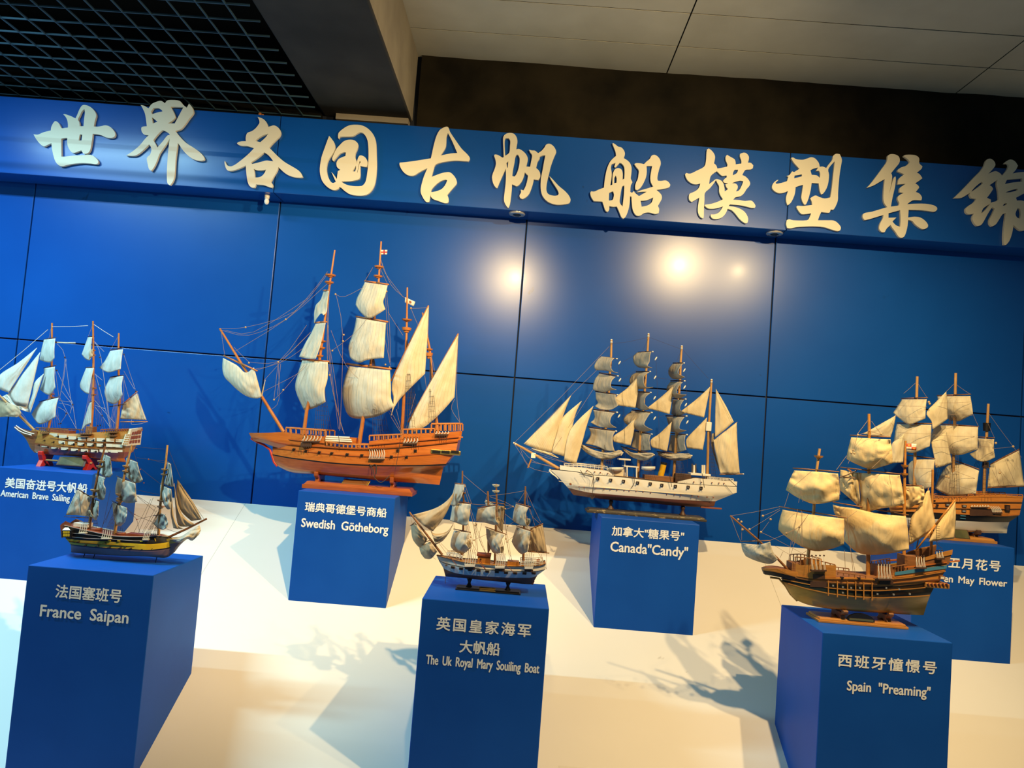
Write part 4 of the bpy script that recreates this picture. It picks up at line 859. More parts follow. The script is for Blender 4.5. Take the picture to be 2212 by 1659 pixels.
sq((800,298),(930,313),"805,295 912,308","912,308 885,340 882,380 905,415 940,425","765,405 850,408 895,420 940,425","805,295 770,330 750,375 765,405")
sq((790,425),(938,450),"790,432 920,458","920,458 890,490 885,540 928,560","750,565 830,580 880,565 928,560","790,432 755,480 740,545 750,565")
sq((760,572),(935,600),"762,580 922,600","922,600 925,640 940,680 935,690","755,690 800,715 880,720 935,690","762,580 765,630 780,665 755,690")
sq((742,716),(932,740),"742,722 915,745","915,745 885,780 880,830 928,862","720,820 790,855 860,862 928,862","742,722 755,770 745,800 720,820")
sq((702,855),(925,890),"705,865 920,892","920,892 900,930 900,1000 915,1050","680,990 770,1010 850,1045 915,1050","705,865 722,900 715,940 680,990")
sq((1100,262),(1215,257),"1090,265 1205,258","1205,258 1195,290 1190,340 1175,370 1212,385","1100,380 1150,388 1212,385","1090,265 1060,300 1070,350 1100,380")
sq((1085,416),(1195,415),"1085,422 1190,420","1190,420 1150,450 1145,500 1165,540 1220,540","1060,540 1115,555 1220,540","1085,422 1045,450 1032,500 1060,540")
sq((1085,575),(1200,582),"1085,580 1195,588","1195,588 1160,620 1150,670 1195,712","1080,700 1150,725 1195,712","1085,580 1090,640 1080,700")
sq((1050,720),(1208,742),"1050,728 1200,745","1200,745 1175,780 1150,840 1215,878","1040,860 1140,895 1215,878","1050,728 1000,770 985,810 1040,860")
sq((1060,885),(1208,914),"1062,892 1200,920","1200,920 1190,960 1195,1000 1200,1040","1045,1015 1130,1045 1200,1040","1062,892 1060,950 1045,1015")
sq((1378,348),(1465,347),"1375,355 1458,352","1458,352 1435,380 1420,430 1475,460","1370,470 1420,478 1475,460","1375,355 1345,395 1345,440 1370,470")
sq((1360,488),(1470,490),"1360,495 1455,500","1455,500 1420,540 1410,590 1485,600","1330,600 1420,630 1485,600","1360,495 1330,540 1330,600")
sq((1375,630),(1478,635),"1375,638 1465,640","1465,640 1440,680 1435,720 1480,745","1365,755 1420,770 1480,745","1375,638 1370,700 1365,755")
sq((1320,768),(1485,770),"1325,775 1470,778","1470,778 1440,820 1430,870 1485,885","1355,890 1420,905 1485,885","1325,775 1340,830 1355,890")
sq((1360,908),(1488,918),"1362,920 1478,922","1478,922 1470,980 1485,1040","1340,1045 1410,1060 1485,1040","1362,920 1350,990 1340,1045")
for t, r, b, l, ya, yb in (("655,995 720,1030 800,1055 880,1060 945,1040","945,1040 975,1050 960,1080","640,1015 700,1070 790,1110 880,1112 960,1080","655,995 640,1015",(640,1000),(975,1062)),
        ("970,1015 1050,1060 1140,1065 1195,1060","1195,1060 1225,1070 1215,1095","985,1045 1060,1100 1150,1125 1215,1095","970,1015 985,1045",(965,1012),(1225,1078)),
        ("1255,1055 1330,1070 1440,1068 1505,1068","1505,1068 1525,1085 1520,1105","1260,1080 1340,1115 1440,1125 1520,1105","1255,1055 1260,1080",(1250,1052),(1525,1085))):
    s.sail(t, r, b, l, GS, .05, -.05, .02, -.01, wr=.008, name='furled_sail'); s.yard(ya, yb, 6, M['darkwood'], .055, -.055, tip=WT)
def jib(l, r, b, m=CS, dl=0., dr=0., bu=.012):
    s.sail(l.split()[0], r, b, l, m, dl, dr, bu, wr=.002, name='staysail')
jib("568,602 400,780 188,990","568,602 520,720 460,900 410,1060","188,990 300,1035 410,1060",bu=.02); jib("650,650 490,790 450,920 411,1062","650,650 600,760 560,950 540,1100","411,1062 540,1100",dl=-.005); jib("743,690 560,880 510,1122","743,690 690,850 650,1000 605,1155","510,1122 605,1155",dl=-.01)
s.sail("250,1025 330,1045 410,1065","410,1065 440,1085 470,1105","258,1035 350,1068 470,1105","250,1025 258,1035",CS,.0,0.,.01,name='staysail')
jib("1113,440 1010,550 918,625 935,685","1113,440 1100,570 1078,705","935,685 1078,705"); jib("1082,780 990,870 905,930 905,975","1082,780 1065,900 1040,1005","905,975 1040,1005")
jib("1393,520 1280,620 1170,707","1393,520 1370,640 1350,755","1170,707 1350,755"); jib("1368,815 1270,910 1200,960 1210,1020","1368,815 1350,940 1330,1052","1210,1020 1330,1052")
jib("1675,535 1560,640 1450,725 1450,740","1675,535 1650,660 1625,782","1450,740 1625,782"); jib("1648,782 1570,860 1485,955 1490,1025","1648,782 1635,920 1615,1040","1490,1025 1615,1040")
jib("1720,555 1715,750 1712,940","1720,555 1800,690 1862,815","1712,940 1790,880 1862,815"); s.yard((1698, 968), (1890, 818), 4, PW, name='gaff')
s.sail("1700,965 1885,822","1885,822 1892,1000 1910,1232","1755,1228 1910,1232","1700,965 1720,1080 1755,1228",CS,0,0,.02,-.004); s.yard((1750, 1234), (1937, 1231), 5, PW, name='boom', tip=WT)
s.sail("1690,910 1710,905","1710,905 1705,1040 1765,1215","1750,1210 1765,1215","1690,910 1685,1000 1720,1130 1750,1210",GS,.01,.01,.0,.006)
s.ropes(["112,985 870,215", "190,990 568,602 770,405", "415,1050 740,560", "160,1020 225,1170 390,1220", "160,1020 270,1130 475,1190", "245,1135 400,1165", "150,1000 600,1165", "110,985 240,1180", "300,1080 560,1150"], R1, .0006, name='bow_rigging')
s.ropes(["888,190 1000,182 1175,145", "1195,145 1370,210 1440,235", "1460,245 1660,470", "1183,150 1140,240", "1448,235 1410,330", "888,190 845,260", "940,330 985,700 1000,1180", "960,350 1110,260", "1220,460 1390,480", "960,490 1100,400",
         "1242,300 1260,700 1280,1150", "1480,430 1500,900 1490,1180", "1240,780 1340,760", "970,770 1060,735", "1215,1085 1270,1080", "1690,500 1850,815"], M['darkrope'], .0005, name='stays')
for a, b0, b1 in (((842, 860), (815, 1235), (915, 1245)), ((1132, 880), (1150, 1268), (1240, 1278)), ((1405, 900), (1410, 1298), (1490, 1304)), ((1662, 800), (1690, 1318), (1765, 1322))): s.shroud(a, b0, b1, 6, 16, M['darkrope'], .0005)
s.ropes(["1060,1230 1070,1300 1045,1345", "1350,1230 1368,1335", "1610,1225 1628,1340", "640,1200 675,1255", "690,1200 745,1250 735,1395", "745,1255 730,1330", "1820,1270 1885,1330"], M['darkrope'], .0015, -.074, 'chains')
s.mast("735,1385 733,1432", 4, 4, M['darkrope'], name='anchor', dy=-.068); s.mast("718,1405 725,1424 745,1424 752,1405", 4, 4, M['darkrope'], name='anchor_arms', dy=-.068)
s.blocks("952,345 955,482 1242,312 1235,462 1232,625 948,770 1232,787 1468,405 1470,540 1480,680 1492,818 1215,1085 970,1072", M['white'], 6, stretch=2.8, dy=-.055, name='fender')
stand('ca', s.f, (693, 1530), (1648, 1610), .018, .06, M['chipped'], [(885, 1438, .02, .0, 'ball', .013, M['darkwood']), (1458, 1490, .02, .0, 'ball', .013, M['darkwood'])], 'chipped dark plank stand with two turned pins under the white ship', edge=.012)

# ================================================================== SHIP 3: small pale blue hulled ship, front centre
s = Ship('sailing_ship_model', 'uk', (860, 1000, 5.183), 'small ship with pale blue gunport band and dusty sails, front centre', B=.048)
US, TS, DWM = M['uk_sail'], M['tan_sail'], M['brownwood']
s.hull([("430,1035 500,1055 600,1085 740,1115 870,1130 1080,1150 1250,1160 1450,1163 1580,1155 1655,1130", .92, .75), ("455,1090 540,1125 650,1150 740,1165 870,1180 1080,1198 1250,1206 1450,1212 1560,1208 1650,1190", 1, .75),
        ("457,1097 540,1133 650,1158 740,1173 870,1188 1080,1206 1250,1214 1450,1220 1560,1215 1645,1196", 1, .74), ("505,1175 560,1205 650,1235 740,1250 870,1262 1080,1277 1250,1285 1400,1286 1500,1284 1560,1258", .9, .3),
        ("530,1270 620,1280 740,1290 870,1305 1080,1325 1250,1340 1400,1355 1500,1360", .07, .06)], [M['white'], M['black'], M['paleblue'], M['brownkeel']], bow=.04, deckmat=M['honeywood'])
s.mast("1502,1286 1516,1325 1500,1360", 12, 12, M['brownkeel'], name='rudder'); s.wale("430,1032 600,1082 740,1111 870,1126 1080,1146 1250,1156 1450,1159 1580,1151 1655,1127", 7, M['darkwood'])
s.ports("612,1170 705,1185 805,1196 900,1206 998,1215 1105,1220 1208,1230 1310,1235 1415,1237 1518,1235", 44, 24, M['darkwood'], M['black'], frac=.99, stern=.65)
for a, b0, yb, yt in ((750, 858, 1140, 1000), (1090, 1190, 1158, 1020), (1420, 1508, 1165, 1030)):
    s.lanyards(a, b0, yb, yt, 5, M['whiterope'], lean=8, plank=M['white'], r=3.4, h=20, out=.01); s.strip('channel_support', f"{a-8},{yb+20} {b0+5},{yb+28}", f"{a},{yb+52} {b0},{yb+60}", M['darkwood'], out=.005)
s.rail("545,1000 640,1010 720,1040", 45, 6, M['white'], 4, 3.5, lines=3); s.rail("1370,1100 1500,1105 1620,1090", 55, 7, M['white'], 4, 3.5, lines=3)
s.block3('deckhouse', 892, 1028, 1048, 1135, -.022, .022, M['goldwood']); s.block3('deckhouse_roof', 880, 1038, 1020, 1050, -.026, .026, M['rust'])
s.ports("925,1080", 16, 16, M['black'], None, frac=.45, name='window'); s.block3('deckhouse', 1225, 1350, 1100, 1160, -.02, .02, M['goldwood']); s.mast("1550,1110 1590,1108", 30, 30, M['rust'], name='barrel', dy=-.01)
s.mast("495,1030 330,815 125,550", 14, 9, DWM, name='bowsprit')
s.mast("705,1110 730,740 735,430 718,240 720,88", 15, 8, DWM, tops=((738, 330, 24, 10), (735, 760, 36, 12))); s.mast("1085,1150 1092,800 1103,430 1098,235", 15, 9, DWM, tops=((1095, 242, 42, 16), (1095, 308, 42, 16)), topmat=M['cream'])
s.mast("1010,470 1003,318", 11, 10, DWM, name='topmast', dy=-.01); s.mast("1400,1160 1408,800 1418,450 1425,262", 15, 9, DWM)
def yd(a, b, r=7, dl=.04, dr=-.04): s.yard(a, b, r, DWM, dl, dr)
yd((635,228),(752,242)); s.sail("638,238 745,245","745,245 735,310 720,345 712,385","590,470 640,480 675,445 712,385","638,238 615,330 590,400 590,470",US,.04,-.03,.012,-.01)
yd((600,425),(822,455)); s.sail("610,440 812,465","812,465 805,560 785,685","580,645 650,670 745,700 785,685","610,440 600,540 580,645",US,.04,-.04,.025,-.01)
yd((622,740),(812,778)); s.sail("628,755 800,785","800,785 770,850 765,900 800,960","620,975 670,1005 740,1012 800,960","628,755 600,840 588,930 620,975",US,.04,-.04,.03,-.01)
s.sail("800,850 820,900","820,900 822,930 800,960","762,960 800,960","800,850 765,900 762,960",TS,-.03,-.035,.0,-.012,n=6)
yd((1015,435),(1195,462),7,.03,-.02); s.sail("1095,475 1187,487","1187,487 1180,620 1170,780","1100,690 1170,780","1095,475 1100,600 1100,690",TS,.03,-.005,.0,.0)
yd((888,505),(1100,468)); s.sail("895,515 1090,480","1090,480 1090,560 1098,640 1130,680","872,650 980,670 1080,695 1130,680","895,515 878,580 872,650",US,.03,-.045,.02,-.015)
s.sail("1100,610 1135,600","1135,600 1142,640 1130,680","1100,660 1130,680","1100,610 1100,660",TS,-.04,-.045,0,-.012,n=6)
s.sail("970,430 990,415 1080,470","1080,470 1075,480","985,480 1075,480","970,430 985,480",US,.03,0,0,.01,n=6)
yd((978,716),(1212,800)); s.sail("985,730 1195,805","1195,805 1160,860 1140,930 1150,1005","1035,950 1060,1000 1100,1015 1150,1005","985,730 990,820 1005,880 1035,950",US,.04,-.04,.03,-.01)
s.sail("1000,860 1020,900","1020,900 1045,950","1005,1022 1045,950","1000,860 1000,950 1005,1022",TS,.03,.02,0,0,n=6); s.sail("1150,940 1180,930","1180,930 1185,970 1165,1010","1150,1005 1165,1010","1150,940 1150,1005",TS,-.03,-.04,0,-.012,n=6)
yd((1320,448),(1482,492)); s.sail("1320,460 1460,500","1460,500 1435,560 1428,640 1440,710","1282,640 1310,665 1380,700 1440,710","1320,460 1295,540 1282,640",US,.04,-.04,.02,-.01)
s.sail("1435,620 1475,625","1475,625 1478,670 1445,712","1435,700 1445,712","1435,620 1435,700",TS,-.035,-.045,0,-.01,n=6)
yd((1322,704),(1512,768)); s.sail("1328,718 1480,765","1480,765 1465,870 1450,990","1272,880 1310,950 1380,1020 1450,990","1328,718 1300,790 1272,880",US,.04,-.04,.035,-.01)
s.yard((1480, 742), (1622, 680), 8, DWM, 0, 0, name='gaff'); s.sail("1485,745 1615,692","1615,692 1640,850 1668,1002","1455,990 1668,1002","1485,745 1475,860 1455,990",TS,0,0,.01,0); s.yard((1455, 992), (1692, 1010), 7, DWM, name='boom')
def jb(l, r, b, m, bu=.012): s.sail(l.split()[0], r, b, l, m, 0, -.01, bu, name='staysail')
jb("628,325 540,430 400,515 165,580","628,325 560,520 470,670 385,765","165,580 270,690 385,765",TS,.02); jb("628,325 600,420 590,450","628,325 590,450 500,620 392,760","590,450 500,590 392,760",TS); jb("618,680 560,760 490,790 400,790 365,760","618,680 570,780 500,870 420,915","365,760 390,830 420,915",TS,.02)
s.sail("145,700 195,665","195,665 260,760 330,850","250,950 300,900 330,850","145,700 160,840 215,925 250,950",TS,.03,-.02,.02); s.sail("235,935 360,880","360,880 410,950 440,990","300,1070 370,1070 440,990","235,935 255,1010 300,1070",TS,.03,-.03,.025)
yd((132,705),(200,655),5); yd((228,915),(365,862),6)
s.ropes(["725,130 1000,360", "1020,370 1415,312", "820,460 985,470", "1435,320 1600,670", "1425,310 1345,440", "1030,380 1290,490 1440,720", "1195,570 1420,740", "1290,490 1200,520", "850,690 1030,480", "850,860 1010,790", "1480,520 1530,700",
         "1620,690 1660,1000 1660,1190", "1600,1020 1660,1190", "1190,470 1290,490", "1220,705 1330,640", "1215,880 1370,760"], R1, .0006, name='stays')
s.ropes(["130,560 160,690", "380,790 640,1140", "480,900 590,1010", "150,590 380,770", "250,930 420,1080", "510,1060 510,1130", "440,1000 560,1060", "625,690 630,740"], R1, .0006, name='bow_rigging')
s.ropes(["745,300 870,690 1000,1060", "750,420 830,640 900,1050", "790,480 880,850 890,1040", "850,690 930,900 1000,1060", "760,820 830,900 920,1060", "640,240 610,430", "750,250 820,450", "870,700 800,1000", "880,680 860,980", "935,680 910,860 1010,1050",
         "1110,440 1200,700 1270,1090", "1190,480 1210,800 1250,1090", "1200,800 1230,960 1280,1100", "1225,705 1170,1010", "1430,300 1480,560 1590,680", "1010,330 970,440", "1445,600 1520,900 1640,1130", "1500,770 1540,1000"], R1, .0006, name='running_rigging')
for a, b0, b1 in (((735, 440), (780, 1130), (860, 1140)), ((1100, 450), (1110, 1158), (1195, 1166)), ((1418, 470), (1440, 1165), (1512, 1168))): s.shroud(a, b0, b1, 4, 0, R1, .0006)
s.blocks("875,685 815,830 850,865 1285,488 1200,515 1135,508 1225,705 1205,850 1220,885 750,262 865,700", M['block'], 9)
s.lanyards(530, 545, 1150, 1130, 1, M['darkrope'], dead=False, h=4); s.ropes(["528,1280 528,1350"], M['darkrope'], .0012, -.02, 'hanging_line')
s.ropes(["900,1090 935,1150 975,1190", "920,1085 950,1150 985,1195", "1190,1130 1260,1190 1290,1225", "570,1020 610,1090 655,1145"], M['rust'], .0012, -.056, 'fender_lines')
stand('uk', s.f, (640, 1415), (1370, 1492), .010, .032, M['black'], [(800, 1298, .02, 0, 'pin', .011, M['black']), (1232, 1340, .02, 0, 'pin', .011, M['black'])], 'dark plank stand with a small brass plaque under the small pale blue hulled ship', edge=.005,
      plate=('slant', ((905, 1398), (1090, 1414), (1088, 1448), (905, 1434)), -.0325, M['brass'], M['brass']))

# ================================================================== SHIP 4: golden brown ship, front right
s = Ship('sailing_ship_model', 'sp', (0, 0, 1), 'golden brown ship with dark gun bands and broad tan square sails, front right', B=.075)
A_, B_, C_, O_, M_ = (1570, 1080, 5.925), (1860, 1040, 5.185), (1660, 900, 5.925), (1560, 780, 2.676), (1900, 790, 5.353)
GW, HW, YS = M['goldwood'], M['honeywood'], M['yellow_sail']
s.hull([("1690,1237 1715,1240 1745,1246 1791,1247 1850,1247 1900,1250 1968,1244 2043,1231", .95, .8), ("1690,1244 1715,1249 1740,1254 1791,1261 1850,1266 1900,1267 1968,1263 2030,1255", 1, .8),
        ("1690,1250 1715,1255 1740,1260 1791,1268.5 1850,1273 1900,1274 1968,1270 2020,1265", 1, .75), ("1690,1256 1712,1263 1740,1270 1791,1281 1850,1288 1900,1290 1968,1288 2010,1284", .98, .6),
        ("1706,1282 1722,1297 1745,1305 1791,1312 1850,1316 1900,1317 1968,1312 2003,1303", .72, .08), ("1716,1292 1735,1303 1760,1310 1791,1315 1850,1321 1900,1324 1968,1328 1995,1329", .06, .05)],
       [GW, M['black'], M['greenblack'], HW, HW], bow=.03, deckmat=M['brownwood'])
s.hull([("1648,1228 1675,1228 1700,1231 1740,1240", 1, 1), ("1649,1232 1675,1236 1705,1243 1740,1252", 1, 1), ("1652,1241 1680,1246 1705,1252 1740,1262", .8, .9)], [GW, M['black']], name='beakhead', n=12, bow=.3, B=.034)
s.mast("1664,1247 1683,1250 1697,1266 1707,1283 1722,1298", 2.2, 2, HW, name='stem')
s.strip('bulwark', "1712,1214 1730,1221 1760,1219 1806,1221", "1708,1242 1740,1246 1770,1248 1806,1248", GW, frac=.95)
s.strip('bulwark', "1930,1238 1968,1231 2045,1219", "1930,1248 1968,1245 2042,1232", GW, frac=.95); s.strip('blue_band', "1933,1236 1985,1228 2046,1221", "1933,1243 1985,1236 2045,1228", M['blueband'], frac=.96, out=.004)
s.strip('bulwark', "1983,1209 2018,1199 2057,1188", "1985,1229 2018,1225 2050,1219", M['brownwood'], frac=.9); s.strip('bulwark', "1998,1204 2025,1195 2058,1187", "1999,1211 2025,1205 2057,1198", GW, frac=.92, out=.004)
for st, m in (("1690,1238 1745,1247 1791,1249 1850,1249 1900,1252 1968,1246 2043,1233", GW), ("1690,1250 1740,1260 1791,1269 1850,1274 1900,1275 1968,1271 2020,1266", GW), ("1692,1256 1740,1270 1791,1281 1850,1288 1900,1290 1968,1288 2008,1285", GW), ("1712,1245 1760,1255 1850,1260 1900,1261 2030,1250", M['brownwood'])): s.wale(st, 2.2, m)
for u, v0, v1 in ((1789.5, 1254, 1287), (1809, 1255, 1290), (1831, 1256, 1293), (1848.5, 1256, 1295), (1866, 1257, 1296), (1884, 1258, 1297)): s.strip('fender_rib', f"{u-1.2},{v0} {u+1.2},{v0}", f"{u-1.2},{v1} {u+1.2},{v1}", GW, out=.007, th=.008, n=2)
s.strip('rail_board', "1954,1224 2000,1219 2046,1213", "1954,1227 2000,1222 2046,1216", M['orangewood'], frac=.98, out=.004); s.mast("2030,1215 2073,1212", 2, 1.6, M['orangewood'], name='bumpkin', dy=-.05)
s.rail("1718,1203 1750,1206 1804,1220", 16, 9, M['brownwood'], 1.1, 1.2); s.rail("1920,1226 1960,1219", 14, 7, M['brownwood'], 1., 1.); s.rail("1810,1236 1870,1244", 6, 6, M['brownwood'], 1., 1.)
s.block3('forecastle_front', 1711, 1730, 1216, 1242, -.03, .03, M['brownwood']); s.block3('cabin', 1895, 1935, 1222, 1250, -.03, .03, M['brownwood']); s.block3('cabin', 1955, 1990, 1200, 1235, -.03, .03, M['brownwood'])
gl = s.block3('stern_gallery', 2000, 2052, 1258, 1271, -.072, -.01, GW, bev=.003)
for i in range(6): s.mast(f"{2004+8*i},1260 {2008+8*i},1267", 2.2, 1.2, M['rust'], name='gallery_arch', dy=-.074)
s.ports("2035,1248", 11, 7, M['brownwood'], M['white'], stern=.85, name='window'); s.ports("1819,1249 1855,1250.5 1891,1253", 6, 6, M['darkwood'], M['black'], gun=M['black'])
s.ports("1799,1265 1820,1268 1838,1270 1857,1270 1914,1270 1942,1273 1895,1283 1930,1284 1965,1283 1820,1280", 3.2, 3.2, M['chrome'], None, name='ring_bolt')
for a, b0, yb, yt, n in ((1756, 1782, 1231, 1200, 4), (1900, 1924, 1250, 1216, 5), (1982, 1998, 1225, 1201, 4), (2026, 2037, 1205, 1189, 3)): s.lanyards(a, b0, yb, yt, n, M['whiterope'], lean=-2, plank=M['darkwood'], r=.9, h=3, out=.012, curve=-1)
for x0, x1, y0_, y1_ in ((1756, 1782, 1240, 1250), (1900, 1930, 1253, 1262), (1750, 1786, 1255, 1268)): s.strip('chain_wale', f"{x0},{y0_} {x1},{y0_+1}", f"{x0},{y1_} {x1},{y1_+1}", M['darkwood'], out=.004)
s.mast("1706,1235 1678,1205 1637,1166 1577.5,1114", 2.8, 1.7, M['brownwood'], name='bowsprit')
s.mast("1744,1246 1746,1198 1758,1100 1764,1015 1770.5,969", 3.6, 2.8, M['palewood'], tops=((1768.5, 984, 9.5, 4),), topmat=GW); s.mast("1873,1250 1875,1240 1877,1050 1877.7,940 1877,894", 4.4, 3, GW)
s.mast("1952,1245 1952.6,1229 1954,1041 1956,952", 3.8, 2.4, GW, tops=((1954.5, 1004, 7.5, 4), (1953.5, 1022, 8, 4))); s.mast("2010.5,1215 2011.4,1198 2014,1060 2015,1014", 3, 2.4, GW)
s.yard((1577.7+33, 1149+0), (1577.7+86, 1147), 1.2, M['brownwood'], .04, -.04, fr=None) if False else s.yard((175, 530), (556, 520), 8, M['brownwood'], .035, -.035, fr=A_)
s.sail("185,555 370,580 555,535", "555,535 590,660 655,755", "245,720 380,780 560,818 655,755", "185,555 200,640 245,720", M['grey_sail'], .035, -.035, .02, fr=A_)
def ys(yl, yr, t, r, b, l, fr, dl=.06, dr=-.06, bu=.035, ryd=9, wr=.010, m=None):
    if yl: s.yard(yl, yr, ryd, M['brownwood'], dl, dr, fr=fr)
    s.sail(t, r, b, l, m or YS, dl, dr, bu, -.012, fr=fr, wr=wr)
ys((312,658),(905,706),"330,690 600,705 890,730","890,730 905,850 910,960 905,1070","222,940 330,1010 440,1070 570,1115 700,1110 905,1070","330,690 270,810 222,940",C_,wr=.014)
ys((675,85),(1545,232),"715,125 1100,190 1500,240","1500,240 1505,400 1500,570","660,380 760,470 950,590 1130,655 1300,635 1500,570","715,125 670,280 660,380",A_,.07,-.07,.045)
ys((1045,238),(1562,262),"1060,265 1300,280 1560,290","1560,290 1580,420 1590,595","1000,540 1110,600 1300,670 1450,640 1590,595","1060,265 1020,420 1000,540",C_)
s.sail("920,680 1150,720","1150,720 1160,900 1175,1168","905,930 1000,1010 1080,1080 1175,1168","920,680 915,800 905,930",YS,.075,.03,.02,-.0,fr=C_,wr=.01)
ys((920,648),(1692,736),"1140,715 1400,735 1680,748","1680,748 1710,900 1740,1115","1170,1180 1240,1240 1400,1180 1600,1155 1740,1115","1140,715 1160,820 1180,1000 1170,1180",C_,.04,-.07,.03)
s.sail("640,830 720,850 820,860","820,860 760,900 715,920","690,930 715,920","640,830 650,880 690,930",YS,.075,.05,.01,.0,fr=O_)
ys((640,815),(1078,890),"640,838 760,850 900,882 1062,897","1062,897 1075,990 1080,1090","705,1040 780,1105 870,1120 980,1110 1080,1090","640,838 690,930 712,980 705,1040",O_,.08,-.07,.055,ryd=4)
ys((255,1375),(492,1391),"250,1395 510,1400","510,1400 520,1480 505,1580","265,1625 340,1650 430,1600 505,1580","250,1395 290,1500 265,1625",M_,.03,-.04,.02,ryd=8)
s.sail("738,110 765,100","765,100 800,300 840,500","535,715 690,620 840,500","738,110 620,320 550,440 535,715",YS,-.02,-.035,.02,fr=B_); s.yard((618, 765), (757, 70), 8, M['brownwood'], -.015, -.02, fr=B_, name='lateen_yard')
s.sail("1055,225","1055,225 1060,430 1040,640","755,680 880,660 1040,640","1055,225 860,480 755,680",YS,-.04,-.045,.015,fr=B_); s.yard((615, 770), (1055, 205), 12, GW, -.035, -.045, fr=B_, name='lateen_yard')
s.ropes(["45,205 175,530", "190,350 190,510", "560,250 440,412", "460,205 680,110", "440,415 620,500 960,680", "1045,180 930,345 762,430 550,520", "910,150 840,420 790,770", "930,345 800,760", "930,345 950,600", "620,590 880,740", "965,150 965,600", "680,85 45,205",
         "680,130 290,378", "60,230 150,480"], R1, .0006, -.07, 'bow_rigging', fr=A_)
s.ropes(["550,700 245,950", "415,935 385,1100", "415,935 440,1090", "370,1180 300,1640", "420,1200 430,1650", "510,1250 390,1410 220,1490", "390,1420 320,1650", "1140,240 1080,450 1020,600", "1320,660 1560,430", "1545,740 1610,1140", "910,790 920,1000", "1010,1300 1040,1650", "260,980 205,1150", "1000,1300 1130,1210"],
        R1, .0007, -.078, 'running_rigging', fr=C_)
s.ropes(["1270,50 1140,220", "1320,60 1440,220", "1000,500 870,680", "1290,180 1150,240", "1290,180 1540,260", "960,760 1120,690", "980,770 1110,790"], R1, .0009, -.03, 'lifts', fr=C_)
s.mast("910,775 1000,750 1130,690", 9, 6, M['darkwood'], name='brace_spar', fr=C_, dy=.02); s.mast("960,775 1110,785", 10, 9, M['darkwood'], name='brace_spar', fr=C_, dy=.02)
s.ropes(["525,400 545,700", "530,430 575,720", "845,500 850,690 910,750"]+[f"{525+i*3},{430+i*36} {560+i*3},{436+i*36}" for i in range(9)]+[f"840,{500+i*25} 880,{505+i*25}" for i in range(8)], M['darkrope'], .0008, -.08, 'ratlines', fr=B_)
s.ropes(["680,740 720,660", "1020,650 960,690", "1500,240 1580,600 1620,980", "1505,640 1520,940", "1540,200 1570,560 1660,1000"], R1, .0008, -.05, 'deck_lines', fr=A_)
s.blocks("145,250 185,280 200,380 290,378 460,205 560,248 437,412 930,345 762,430", M['block'], 15, -.072, fr=A_); s.blocks("1085,430 1100,470 1060,465 1440,220 1145,235 1785,940", M['block'], 14, -.06, fr=C_)
s.flag("312,900 428,905 425,980 312,970", flag_mat('quartered_flag', 'quarters'), fr=M_, dy=-.006)
stand('sp', (0, 0, 1), (1768, 1345), (1963, 1360), .016, .062, GW, [(1811, 1316, .018, .012, 'cradle', .04, M['brownwood']), (1911, 1325, .018, .012, 'cradle', .04, M['brownwood'])], 'golden wooden cradle stand with a half-round dark plaque, front right', edge=.008,
      plate=('half', ((1831, 1336), (1890, 1341), (1860, 1322)), -.055, M['black'], M['brass']))

# ================================================================== SHIP 5: pale gold sailed ship at far right
s = Ship('sailing_ship_model', 'ma', (1900, 790, 5.353), 'ship with black and white lower hull at far right behind the golden ship', B=.085)
MS = M['mf_sail']
fb = B_
s.hull([("300,215 500,205 800,192 1000,185 1200,177 1400,171 1600,170 1815,180", .92, .8), ("330,330 500,335 800,345 1000,360 1200,372 1400,385 1600,388 1775,375", 1, .8),
        ("345,395 500,405 800,420 1000,435 1250,448 1450,455 1660,455", 1, .45), ("400,470 500,485 800,512 1000,530 1250,545 1450,547 1640,520", .8, .08), ("425,490 550,512 800,545 1000,560 1250,572 1450,578 1632,580", .07, .05)],
       [M['amberwood'], M['black'], M['white'], M['white']], fr=fb, bow=.03)
s.hull([("150,190 250,185 330,200 420,215", 1, 1), ("165,225 260,235 340,260 420,300", .7, .9)], [M['amberwood']], name='beakhead', n=10, bow=.3, B=.04, fr=fb)
for st in ("310,250 800,232 1200,222 1600,225 1805,228", "320,290 800,290 1200,300 1600,305 1790,300", "330,328 800,343 1200,370 1600,386 1770,374"): s.wale(st, 7, M['brownwood'], fr=fb)
s.strip('bulwark', "1190,160 1400,148 1600,150 1820,165", "1190,182 1400,176 1600,175 1815,184", M['amberwood'], fr=fb, frac=.92)
s.rail("820,160 1000,175 1180,165", 22, 8, M['mastwood'], 5, 5, fr=fb); s.rail("1200,145 1500,140 1810,150", 18, 11, M['mastwood'], 5, 5, fr=fb)
s.ports("970,262 1155,275 1150,332", 46, 24, M['darkwood'], M['greyport'], fr=fb); s.ports("1140,385 1140,415", 55, 8, M['blueband'], None, fr=fb, name='band_light'); s.ports("820,217 855,265 845,290 1030,300", 22, 17, M['darkwood'], M['black'], fr=fb)
s.ports("1640,300", 50, 70, M['black'], M['darkwood'], fr=fb, name='arched_port', stern=.85)
s.lanyards(1240, 1420, 285, 265, 7, M['whiterope'], fr=fb, r=5, h=10, out=.01, dead=False); s.lanyards(1480, 1575, 345, 275, 6, M['whiterope'], fr=fb, lean=-40, r=4, h=14, out=.01, dead=False)
for x0, y0_, x1, y1_ in ((1220, 310, 1400, 385), (1400, 320, 1500, 380)): s.strip('channel_board', f"{x0},{y0_} {x1},{y0_+5}", f"{x0},{y1_} {x1},{y1_}", M['darkwood'], fr=fb, out=.006)
s.mast("330,210 120,60 -150,-140", 13, 8, M['mastwood'], name='bowsprit', fr=fb); k_ = M['palewood']
